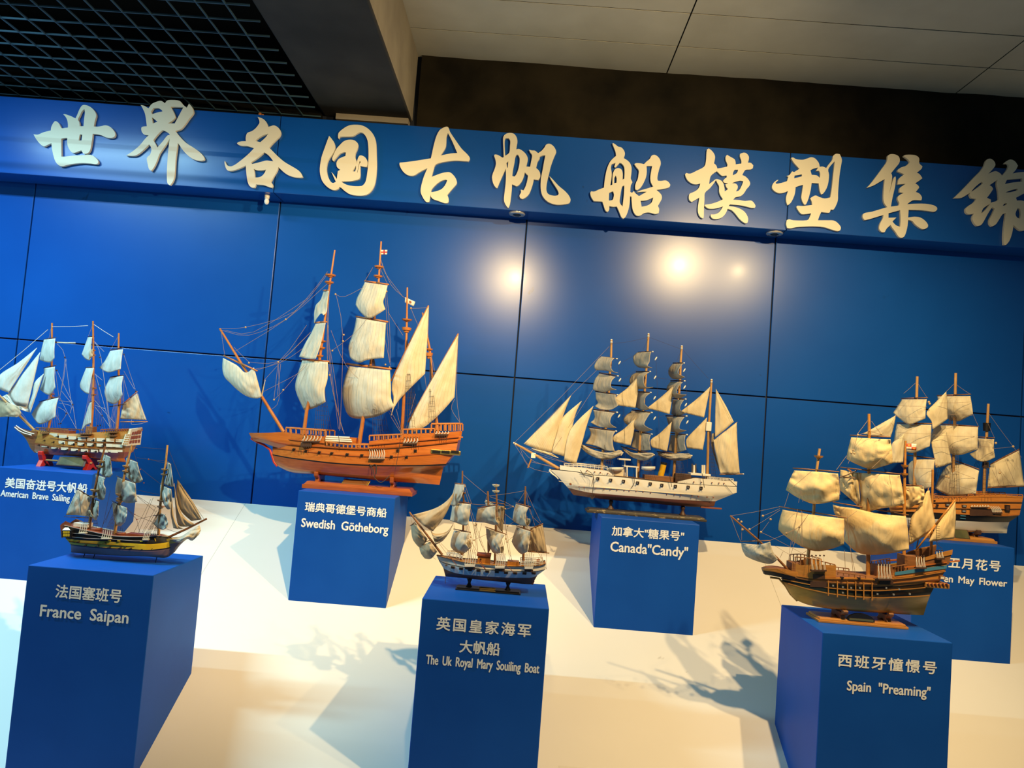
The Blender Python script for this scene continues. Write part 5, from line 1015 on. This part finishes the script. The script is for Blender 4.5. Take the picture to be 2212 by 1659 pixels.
s.mast("395,1540 435,125", 17, 15, k_); s.mast("845,1560 880,85", 17, 15, k_); s.mast("1205,1510 1215,1200 1238,800 1258,440", 18, 14, k_); s.mast("1237,755 1240,662", 36, 40, M['black'], name='fighting_top'); s.mast("1222,1180 1226,1110", 34, 30, M['darkwood'], name='fighting_top')
def ms(yl, yr, t, r, b, l, dl=.07, dr=-.07, bu=.03):
    if yl: s.yard(yl, yr, 8, M['brownwood'], dl, dr)
    s.sail(t, r, b, l, MS, dl, dr, bu, -.012, wr=.005)
ms((252,378),(556,370),"258,390 545,388","545,388 535,480 530,610","158,545 230,610 340,680 460,640 530,610","258,390 200,480 158,545")
ms((665,346),(1056,330),"670,356 1050,350","1050,350 1070,470 1080,560","780,610 900,645 1000,600 1080,560","670,356 690,450 780,610")
ms((200,662),(606,670),"200,675 600,685","600,685 595,800 580,930","165,880 300,985 400,1005 580,930","200,675 180,770 165,880")
ms((690,672),(1146,705),"620,740 700,690 1140,712","1140,712 1135,840 1135,965","590,900 820,1015 940,1030 1135,965","620,740 600,800 590,900",.08,-.08,.035)
ms((320,1035),(642,1075),"330,1150 400,1090 640,1085","640,1085 620,1250 600,1400","340,1360 480,1430 600,1400","330,1150 335,1280 340,1360")
ms((845,1088),(1152,1198),"850,1115 1000,1155 1150,1215","1150,1215 1130,1350 1115,1480","640,1420 750,1480 850,1510 1115,1480","850,1115 760,1180 690,1290 640,1420",.08,-.08,.045)
ms((1135,824),(1330,836),"1135,840 1325,850","1325,850 1320,950 1335,1060","1040,1020 1120,1090 1220,1110 1335,1060","1135,840 1135,960 1040,1020",.05,-.05,.02)
def mj(l, r, b, bu=.015, d=-.05): s.sail(l.split()[0], r, b, l, MS, d, d, bu, name='staysail', wr=.003)
mj("770,300 650,420 540,545 600,640 612,735","770,300 785,450 785,615","612,735 700,680 785,615"); mj("775,758 640,850 600,890 630,1050 650,1182","775,758 800,940 838,1122","650,1182 740,1160 838,1122")
mj("284,788 210,850 140,915 148,1125","284,788 285,900 272,1120","148,1125 272,1120"); s.sail("187,575","187,575 165,700 128,825","-190,790 0,815 128,825","187,575 0,680 -190,790",MS,-.03,-.03,.015,name='staysail')
s.yard((1278, 1142), (1615, 965), 8, M['brownwood'], name='gaff'); s.sail("1280,1148 1615,978","1615,978 1640,1150 1672,1390","1250,1405 1672,1390","1280,1148 1260,1280 1250,1405",MS,0,0,.02); s.yard((1245, 1410), (1675, 1396), 7, M['brownwood'], name='boom'); s.yard((1250, 1178), (1388, 1196), 7, M['brownwood'], name='spar')
s.ropes(["415,200 280,320", "440,200 550,370", "860,210 770,300", "890,220 1050,330", "1545,935 1640,1060", "1545,935 1300,960", "1270,560 1545,935", "1250,660 1330,835", "1080,560 1145,705", "200,460 545,470", "170,580 530,600", "690,430 1060,420", "790,560 1075,575", "620,800 1135,820", "600,940 1135,950", "200,770 590,790", "1140,930 1330,940",
         "830,1200 1120,1310", "760,1340 1110,1450", "1330,1120 1380,1390", "1450,1080 1580,1390", "1300,1200 1400,1390", "330,1180 630,1190", "340,1330 610,1350", "1385,1200 1540,1390"], R1, .0007, -.09, 'reef_lines')
s.blocks("570,420 580,440 1545,935 1345,895 1390,1240 770,1280 800,1290 655,1145", M['block'], 14, -.09)
s.shroud((880, 330), (800, 1570), (930, 1575), 5, 14, M['darkrope']); s.shroud((1240, 780), (1180, 1570), (1290, 1570), 4, 14, M['darkrope'])
stand('ma', B_, (770, 700), (1528, 728), .022, .10, GW, [(900, 545, .018, .02, 'cradle', .045, M['darkwood']), (1225, 575, .018, .02, 'cradle', .045, M['darkwood'])], 'golden wooden stand with dark green plaque at far right', edge=.012,
      plate=('slant', ((1050, 535), (1222, 548), (1228, 650), (1050, 640)), -.098, M['darkwood'], M['greenplate']))

# ================================================================== SHIP 6: cream banded ship, far left
s = Ship('sailing_ship_model', 'am', (0, 680, 5.027), 'three-masted ship with rows of cream hull panels and pale sails, far left', B=.07)
WS, BW = M['white_sail'], M['brownwood']
s.hull([("345,1245 450,1258 560,1275 700,1290 850,1290 1000,1280 1200,1260 1420,1250", .9, .85), ("328,1298 450,1298 560,1302 700,1320 850,1338 1000,1348 1200,1352 1380,1355", 1, .85), ("320,1380 450,1402 560,1427 700,1452 850,1476 1000,1488 1200,1492 1350,1490", 1, .6),
        ("350,1470 450,1500 560,1516 700,1527 850,1533 1000,1543 1200,1560 1340,1560", .7, .1), ("372,1495 450,1510 560,1523 700,1531 850,1541 1000,1560 1200,1590 1368,1600", .07, .05)], [M['goldwood'], M['goldwood'], M['redwood'], M['orangewood']], bow=.04)
s.hull([("148,1213 200,1240 270,1262 345,1258 400,1265", 1, 1), ("160,1235 230,1290 300,1330 340,1340 400,1345", .8, 1), ("170,1245 250,1310 300,1385 330,1450 380,1500", .3, .4)], [M['brownwood'], M['brownwood']], name='beakhead', n=14, bow=.3, B=.03)
for st in ("175,1203 215,1232 265,1262 330,1285 372,1292", "160,1222 205,1258 260,1285 345,1308"): s.mast(st, 5, 5, M['white'], name='head_rail', dy=-.034)
def bands(st, n, w, h, m, frac=1.0, skip=()):
    for i, (x, y) in enumerate(resample(crom(pairs(st)), n)):
        if i in skip: continue
        s.strip('hull_panel', f"{x-w/2},{y-h/2-2} {x+w/2},{y-h/2+2}", f"{x-w/2},{y+h/2-2} {x+w/2},{y+h/2+2}", m, frac=frac, out=.003, n=4, both=False)
bands("580,1305 690,1323 790,1338 960,1352 1080,1357 1180,1360 1300,1366", 8, 88, 36, M['cream']); bands("365,1332 450,1352 540,1367 640,1382 750,1392 860,1402 960,1407 1070,1413 1180,1418 1290,1424", 10, 70, 34, M['cream']); bands("385,1395 470,1416 575,1438 680,1452 790,1465 890,1472 990,1478 1090,1480 1240,1484", 9, 78, 28, M['cream'])
s.strip('hull_panel', "1180,1400 1335,1410", "1180,1432 1335,1440", M['cream'], out=.002, both=False); s.strip('hull_panel', "1080,1460 1330,1465", "1080,1486 1330,1490", M['cream'], out=.002, both=False)
for st in ("340,1312 450,1325 560,1340 700,1355 850,1375 1000,1385 1340,1395", "330,1372 450,1385 560,1405 700,1425 850,1440 1000,1448 1340,1455"): s.wale(st, 7, M['brownwood'])
s.ports("635,1322 738,1338 840,1350 1020,1362 1135,1365 495,1366 590,1382 690,1395 805,1405 910,1412 1015,1416 1125,1422 430,1414 525,1436 625,1452 735,1468 840,1477 940,1484 1045,1486", 16, 20, M['darkwood'], M['black'], gun=M['black'])
# stern: quarter gallery and the windowed transom, which faces aft (to the right)
qa, qb = s.P((1392, 1425), -.062), s.P((1440, 1232), -.062); xs_ = s.P((1405, 1330), -.06).x
tr = []
for (p, d) in (((1372, 1428), -.066), ((1528, 1412), .066), ((1548, 1222), .066), ((1428, 1240), -.066)): tr.append(s.P(p, d))
off_ = Vector((-.012, 0, 0)); vs = tr+[q+off_ for q in tr]
tn = bevel(s.mesh('transom', vs, [(0,1,2,3),(7,6,5,4),(0,4,5,1),(1,5,6,2),(2,6,7,3),(3,7,4,0)], M['cream']), .002)
for i in range(4):
    for j in range(3):
        u0, u1 = .16+i*.2, .16+i*.2+.14; v0, v1 = .14+j*.25, .14+j*.25+.17
        def bl(u, v): return tr[0]*(1-u)*(1-v)+tr[1]*u*(1-v)+tr[2]*u*v+tr[3]*(1-u)*v
        q = [bl(u0, v0), bl(u1, v0), bl(u1, v1), bl(u0, v1)]; vs = [a+Vector((.0012, 0, 0)) for a in q]+[a-Vector((.002, 0, 0)) for a in q]
        s.mesh('window_pane', vs, [(0,1,2,3),(7,6,5,4),(0,4,5,1),(1,5,6,2),(2,6,7,3),(3,7,4,0)], M['rust'], tn)
qg = s.mesh('quarter_gallery', [s.P(p, d) for d in (-.078, -.05) for p in ((1318, 1415), (1375, 1420), (1412, 1292), (1360, 1296))], [(0,1,2,3),(7,6,5,4),(0,4,5,1),(1,5,6,2),(2,6,7,3),(3,7,4,0)], M['cream'])
for i in range(3):
    for j in range(5): x = 1338+i*17+j*8.5; y = 1402-j*24; s.block3('window_pane', x, x+10, y-8, y+6, -.0792, -.077, M['goldwood'], parent=qg, bev=.0003)
s.rail("1095,1246 1250,1246 1420,1240", 20, 14, M['redwood'], 5, 4); s.rail("390,1226 560,1236 740,1248", 26, 10, BW, 5, 4)
s.block3('deckhouse', 520, 745, 1240, 1292, -.03, .03, M['rust']); s.block3('deckhouse', 930, 1000, 1210, 1285, -.02, .02, BW)
for a, b0, yb in ((440, 530, 1280), (860, 990, 1290), (1170, 1270, 1270), (870, 960, 1318), (1175, 1260, 1310)): s.lanyards(a, b0, yb, yb-35, 5, M['darkrope'], r=2.5, h=10, plank=M['brownwood'], lean=3)
s.mast("372,1252 200,1080 0,880 -130,760", 14, 8, PW, name='bowsprit')
T3 = M['mastwood']
s.mast("515,1290 545,1150 560,700 565,90", 14, 9, T3, tops=((570, 855, 24, 8), (566, 890, 26, 8))); s.mast("985,1290 1008,1000 1015,500 1010,68", 15, 9, T3, tops=((1020, 380, 20, 8), (1020, 432, 22, 8), (1018, 790, 32, 10), (1018, 860, 30, 10))); s.mast("1268,1260 1298,950 1285,500 1290,200", 15, 9, T3)
def ay(yl, yr, t, r, b, l, dl=.05, dr=-.05, bu=.02):
    s.yard(yl, yr, 6, M['darkwood'], dl, dr); s.sail(t, r, b, l, WS, dl, dr, bu, -.012, wr=.003)
ay((470,270),(607,246),"478,270 600,258","600,258 590,360 590,470","430,490 490,510 550,515 590,470","478,270 450,380 430,490"); ay((472,578),(607,548),"480,580 595,565","595,565 590,680 600,790","430,810 500,860 550,865 600,790","480,580 470,680 430,810")
ay((425,945),(642,890),"435,950 635,900","635,900 610,1000 600,1110","345,1080 380,1140 430,1190 520,1160 600,1110","435,950 380,1020 345,1080",.06,-.06,.03); ay((955,240),(1022,235),"955,245 1000,242","1000,242 988,350 985,470","888,430 930,480 970,495 985,470","955,245 920,340 888,430",.06,.0,.012)
ay((930,573),(1028,568),"935,580 1018,578","1018,578 990,700 965,860","880,810 930,850 965,860","935,580 895,680 868,760 880,810",.06,.0,.012); ay((965,950),(1030,940),"975,955 995,950","995,950 992,1050 990,1180","880,1265 930,1205 990,1180","975,955 940,1060 880,1265",.06,.0,.01)
ay((1192,385),(1340,356),"1198,392 1335,375","1335,375 1320,480 1310,590","1078,575 1150,620 1200,625 1310,590","1198,392 1140,500 1078,575"); ay((1192,677),(1348,654),"1198,680 1338,665","1338,665 1320,780 1330,870","1160,940 1230,970 1280,950 1330,870","1198,680 1150,780 1135,850 1160,940")
for p, q in (((965, 400), (1005, 360)),): s.sail("985,380 1005,370","1005,370 1008,450","965,480 1008,450","985,380 965,420 965,480",M['tan_sail'],-.01,-.02,0,-.01,n=6)
s.yard((1330, 972), (1492, 832), 6, T3, name='gaff'); s.sail("1335,975 1490,850","1490,850 1540,1000 1590,1142","1305,1130 1590,1142","1335,975 1320,1050 1305,1130",M['cream_sail'],0,0,.015); s.yard((1308, 1162), (1604, 1160), 6, T3, name='boom'); s.yard((1190, 998), (1370, 968), 6, M['darkwood'], .05, -.05)
def aj(l, r, b): s.sail(l.split()[0], r, b, l, WS, 0, -.01, .012, name='staysail', wr=.002)
aj("402,358 200,520 -30,680","402,358 250,600 92,845","-30,790 40,820 92,845") if False else aj("402,358 200,520 0,650 -40,780","402,358 250,600 92,845","-40,780 20,820 92,845"); aj("437,405 260,620 95,850","437,405 380,660 300,985","95,850 160,960 300,985"); aj("475,640 370,740 350,860 300,990","475,640 420,800 330,1062","300,990 330,1062")
s.sail("20,890 90,855","90,855 180,960 300,985","130,990 220,1030 330,1062","20,890 70,940 130,990",WS,.0,-.01,.01,.01,name='staysail')
s.sail("-40,900 200,1000","200,1000 230,1080 180,1112","-40,1112 100,1105 180,1112","-40,900 -40,1112",M['tan_sail'],.03,-.03,.02)
s.ropes(["565,130 955,118", "1020,105 1230,240", "0,595 520,160", "610,300 820,308", "620,296 820,300"], M['whiterope'], .0011, name='stays')
s.ropes(["615,310 705,460 650,900", "710,480 775,960 800,1010", "620,610 790,960", "640,930 790,950", "650,900 830,1240", "630,1000 720,1065 660,1170", "720,480 690,700 640,930", "670,830 790,975", "600,600 640,890", "645,960 770,990 760,1070", "610,1090 650,1160", "730,1070 660,1170", "790,970 830,1240"], M['greyrope'], .0009, name='fore_rigging')
s.ropes(["1025,290 1130,400", "1030,300 1100,480 1190,1220", "1030,640 1110,710", "1040,650 1140,1010 1200,1220", "1030,980 1140,1020", "1030,1000 1110,1100 1200,1230", "1100,480 1160,900 1200,1220", "1030,930 1250,1180"], M['greyrope'], .0009, name='main_rigging')
s.ropes(["1345,430 1470,810", "1345,610 1460,810", "1340,680 1400,900", "1480,830 1590,1140", "1500,860 1560,1140", "1345,670 1345,1000", "1430,1140 1430,1190 1520,1185 1600,1160"], M['greyrope'], .0009, name='mizzen_rigging')
s.ropes(["60,970 240,1110 350,1230", "0,900 200,1100 340,1240", "92,845 300,1160", "565,100 530,260", "1012,90 960,230", "1290,220 1200,380"], M['rope'], .0006, name='bow_rigging')
for a, b0, b1 in (((562, 700), (450, 1272), (535, 1284)), ((1015, 620), (880, 1292), (985, 1290)), ((1288, 680), (1180, 1275), (1265, 1268))): s.shroud(a, b0, b1, 5, 0, M['rope'], .0006)
s.blocks("705,462 1085,460 1085,770 1110,1095 720,1070 1345,430 610,300 615,604 1475,830 790,975", M['darkwood'], 9)
s.blocks("640,1185 660,1180 1060,1205 1090,1200", M['darkwood'], 8, .05)
stand('am', s.f, (440, 1640), (1060, 1650), .006, .055, M['redwood'], [(500, 1520, .022, .018, 'cradle', .05, M['red']), (1000, 1555, .022, .018, 'cradle', .05, M['red'])], 'red wooden cradle with dowels and a dark green plaque, far left', base=False,
      plate=('slant', ((622, 1540), (925, 1545), (915, 1650), (605, 1628)), -.072, M['darkwood'], M['greenplate']), dowel=(((500, 1578), (1000, 1610), -.03), ((500, 1578), (1000, 1610), .03)))

# ================================================================== SHIP 7: yellow and black banded ship, front left
s = Ship('sailing_ship_model', 'fr', (120, 950, 5.925), 'small ship with yellow and black hull bands and drooping grey sails, front left', B=.046)
GR, BK = M['grey_sail'], M['black']
s.hull([("1440,1236 1300,1230 1150,1240 900,1240 700,1228 500,1185 300,1140 110,1092", .88, .85), ("1560,1285 1450,1308 1300,1330 1150,1335 900,1320 700,1305 500,1295 300,1285 130,1262", 1, .8), ("1545,1330 1470,1372 1300,1400 1150,1408 900,1395 700,1385 500,1370 300,1350 190,1335", 1, .7),
        ("1535,1345 1462,1390 1300,1416 1150,1421 900,1408 700,1398 500,1385 300,1365 196,1350", 1, .66), ("1490,1435 1420,1465 1300,1478 1150,1482 900,1476 700,1466 500,1456 300,1442 200,1425", .75, .12), ("1440,1500 1380,1512 1300,1505 1150,1494 900,1488 700,1478 500,1466 300,1452 195,1442", .08, .06)],
       [BK, M['yellow'], BK, M['taupe'], M['taupe']], bow=.04, deckmat=M['rust'])
s.hull([("1690,1262 1600,1268 1500,1262 1420,1270", 1, 1), ("1650,1290 1560,1310 1500,1325 1420,1340", .8, 1), ("1610,1320 1560,1370 1510,1440 1440,1500", .3, .5)], [M['yellow'], M['taupe']], name='beakhead', n=12, bow=.25, B=.02)
for st, m, w in (("1440,1232 1300,1226 1150,1236 900,1236 700,1224 500,1181 300,1136 110,1090", M['white'], 6), ("1300,1288 1000,1290 700,1268 430,1262 200,1240", M['white'], 5), ("700,1255 500,1222 300,1200 195,1190", M['white'], 4), ("1480,1330 1300,1364 1100,1370 900,1358 700,1345 500,1332 300,1318 170,1300", BK, 7)): s.wale(st, w, m, out=.002, stern=.74 if m is BK else .82)
s.ports("300,1305 385,1352 545,1358 640,1320 700,1372 835,1382 900,1366 970,1388 1125,1398 1270,1385", 16, 14, BK, M['brownkeel'], gun=BK, stern=.72)
s.ports("810,1294 1100,1300 690,1290", 32, 12, M['yellow'], None, name='yellow_port')
tb = s.block3('quarter_gallery', 86, 190, 1155, 1252, -.054, -.01, BK, bev=.001)
for i in range(3):
    for j in range(2): s.block3('pane', 96+i*29, 118+i*29, 1170+j*38, 1200+j*38, -.055, -.05, M['yellow'], parent=tb, bev=.0004)
pa = [s.P(p, d) for p, d in (((84, 1158), -.055), ((192, 1158), -.055), ((165, 1122), -.04), ((120, 1122), -.04), ((84, 1158), -.01), ((192, 1158), -.01))]
s.mesh('gallery_roof', pa, [(0,1,2,3), (0,3,4), (1,5,2), (2,5,4,3), (0,4,5,1)], M['white'])
s.strip('stern_board', "205,1072 130,1040 70,1080 58,1100", "205,1100 130,1110 80,1230 75,1255", M['rust'], out=.002, frac=.85)
s.mesh('transom', [s.P(p, d) for d in (-.036, .036) for p in ((58, 1095), (78, 1258), (92, 1258), (125, 1040))], [(0,1,2,3),(7,6,5,4),(0,4,5,1),(1,5,6,2),(2,6,7,3),(3,7,4,0)], M['rust'])
boat(s, 'ship_boat', 450, 600, 1130, 60, 0, M['rust']); boat(s, 'ship_boat', 780, 900, 1190, 50, 0, M['rust']); s.block3('deckhouse', 900, 1150, 1200, 1245, -.02, .02, M['rust']); s.block3('deckhouse', 230, 400, 1062, 1120, -.02, .02, M['white'])
for a, b0, yb, yt, n, l in ((305, 385, 1188, 1065, 4, 18), (590, 700, 1258, 1155, 5, 22), (1120, 1185, 1270, 1165, 4, 20)): s.lanyards(a, b0, yb, yt, n, M['whiterope'], lean=l, plank=M['cream'], r=3.4, h=12, out=.01, dead=n == 4 and a > 1000)
s.lanyards(1215, 1290, 1215, 1130, 4, M['whiterope'], lean=5, plank=BK, r=2.4, h=8); s.strip('catted_anchor', "1265,1265 1290,1330", "1275,1262 1300,1328", M['yellow'], out=.006, n=3)
DW2 = M['palewood']
s.mast("1440,1250 1680,1140 1935,1010", 15, 12, M['brownwood'], name='bowsprit')
s.mast("430,1150 480,750 560,350 635,83", 19, 11, M['brownwood'], tops=((590, 268, 52, 16), (575, 332, 50, 16), (505, 636, 56, 18), (487, 716, 50, 16)), topmat=DW2)
s.mast("750,1235 830,750 885,430 945,190 977,63", 20, 12, DW2, tops=((905, 328, 46, 18), (903, 394, 46, 18), (828, 692, 55, 16), (828, 742, 46, 18), (826, 770, 52, 22)), topmat=DW2)
s.mast("1318,1235 1335,900 1370,550 1410,300 1432,68", 18, 12, DW2, tops=((1402, 374, 48, 12), (1395, 438, 46, 12), (1360, 770, 58, 14), (1350, 848, 50, 16)), topmat=DW2)
def fy(yl, yr, t, r, b, l, dl=.03, dr=-.035, bu=.012):
    s.yard(yl, yr, 7, M['darkwood'], dl, dr); s.sail(t, r, b, l, GR, dl, dr, bu, -.008, wr=.011)
fy((600,165),(706,228),"615,180 700,225","700,225 715,340 725,440","565,430 620,470 690,480 725,440","615,180 600,300 565,430"); fy((502,428),(642,492),"515,440 635,490","635,490 615,560 640,620 638,690","530,745 580,768 620,760 638,690","515,440 525,600 530,745")
fy((488,758),(558,797),"495,765 553,795","553,795 548,880 545,970","440,940 480,1005 520,1025 545,970","495,765 470,850 440,940"); s.sail("425,900 445,905","445,905 470,960 500,1000","445,985 500,1000","425,900 425,950 445,985",M['tan_sail'],-.01,-.02,0,-.01,n=6)
s.yard((268, 622), (465, 738), 8, M['darkwood'], name='gaff'); s.sail("275,640 455,735","455,735 435,860 430,985","130,965 280,965 430,985","275,640 200,800 130,965",M['uk_sail'],0,0,.012); s.yard((108, 985), (425, 1000), 5, M['darkwood'], name='boom')
fy((902,222),(1050,294),"908,235 1045,290","1045,290 1080,420 1115,510","905,480 1000,545 1080,545 1115,510","908,235 900,350 905,480"); fy((782,465),(1025,556),"795,480 1020,560","1020,560 1030,680 1045,790","765,690 880,800 1000,805 1045,790","795,480 770,600 765,690",.04,-.04,.02)
fy((722,782),(918,878),"730,800 910,870","910,870 915,950 890,1050","750,1010 770,1080 830,1105 890,1050","730,800 735,900 750,1010",.04,-.04,.02); fy((1428,273),(1478,318),"1435,285 1472,312","1472,312 1490,430 1510,600","1390,560 1440,590 1510,600","1435,285 1430,420 1390,560")
fy((1338,558),(1484,638),"1342,575 1478,635","1478,635 1490,740 1475,880","1345,740 1400,850 1440,890 1475,880","1342,575 1340,680 1345,740"); fy((1255,970),(1405,958),"1320,930 1400,960","1400,960 1440,1040 1430,1120","1250,1070 1310,1130 1380,1150 1430,1120","1320,930 1300,1010 1250,1070")
def fj(l, r, b): s.sail(l.split()[0], r, b, l, M['tan_sail'], 0, -.008, .01, name='staysail', wr=.004)
fj("1560,510 1550,700 1600,900 1740,1040","1560,510 1690,690 1790,850 1870,1020","1740,1040 1870,1020"); fj("1520,560 1530,800 1560,1060 1600,1110","1520,560 1560,800 1640,980 1780,1080","1600,1110 1700,1110 1780,1080"); fj("1490,760 1475,950 1510,1130","1490,760 1510,950 1560,1090 1640,1136","1510,1130 1570,1142 1640,1136")
s.sail("1440,1262 1600,1240 1700,1180 1840,1092","1840,1092 1858,1150 1840,1205","1450,1290 1590,1315 1680,1262 1750,1292 1840,1205","1440,1262 1450,1290",M['uk_sail'],0,-.01,.03,-.012,wr=.014,n=16,name='furled_sail')
s.ropes(["1010,85 1400,120", "1450,130 1600,490", "980,80 1040,280", "1040,230 1190,250 1400,300", "1190,250 1400,270", "1060,340 1320,550", "1050,720 1290,870", "1000,680 1280,920", "890,850 1040,1020", "1040,1020 1250,970", "1040,1020 1080,1190", "890,860 1020,960 1260,1060", "1040,640 1320,700", "1280,870 1100,1200", "1420,1140 1570,1190",
         "650,100 690,180", "700,650 600,1120", "1250,740 1060,1190", "1220,760 1000,1190", "1300,900 1120,1190", "1870,1020 1560,510", "1900,1015 1600,560", "740,800 600,1100", "720,820 640,1060", "280,640 130,970", "300,650 330,960"], M['darkrope'], .0006, name='stays')
for a, b0, b1 in (((805, 790), (600, 1252), (705, 1256)), ((1345, 870), (1120, 1268), (1190, 1272)), ((480, 740), (310, 1185), (392, 1190))): s.shroud(a, b0, b1, 5, 8, M['darkrope'], .0006)
s.blocks("1190,250 1130,553 1040,1020 1085,380 1015,955", M['rust'], 9)
for x, y0_, y1_ in ((380, 1440, 1470), (505, 1460, 1505), (1300, 1490, 1585)):
    p = s.P((x, y0_), 0); p2 = Vector((p.x-.004, p.y, s.zt)); vs, fs = [], []; tube_vf([p, p2], .0018, .0014, 8, vs, fs); s.mesh('support_pin', vs, fs, M['black'])

# small paper notice lying on the ramp at the lower edge
c0 = at_ramp(1207, 1654); n_ = Vector((0, -SL, 1)).normalized()
v = [c0+n_*.001, c0+Vector((.12, 0, 0))+n_*.001, c0+Vector((.12, -.08, -.08*SL))+n_*.001, c0+Vector((0, -.08, -.08*SL))+n_*.001]
v += [q-n_*.002 for q in v]
tag(mesh('paper_notice', v, [(0,1,2,3),(7,6,5,4),(0,4,5,1),(1,5,6,2),(2,6,7,3),(3,7,4,0)], M['white'], None, c0), 'white paper notice lying on the ramp at the lower edge', 'paper')
# orange wire cap standing on top of the fascia
p = at(562, 243, -.14); t = None
vs, fs = [], []; tube_vf([Vector((p.x, -.14, ZB1)), Vector((p.x, -.14, ZB1+.02))], .011, .008, 10, vs, fs); tube_vf([Vector((p.x+.014, -.14, ZB1)), Vector((p.x+.016, -.14, ZB1+.014))], .008, .006, 10, vs, fs)
tag(mesh('wire_cap', vs, fs, M['mastwood'], None, (p.x, -.14, ZB1), True), 'small orange wire caps on top edge of the blue fascia', 'wire cap')
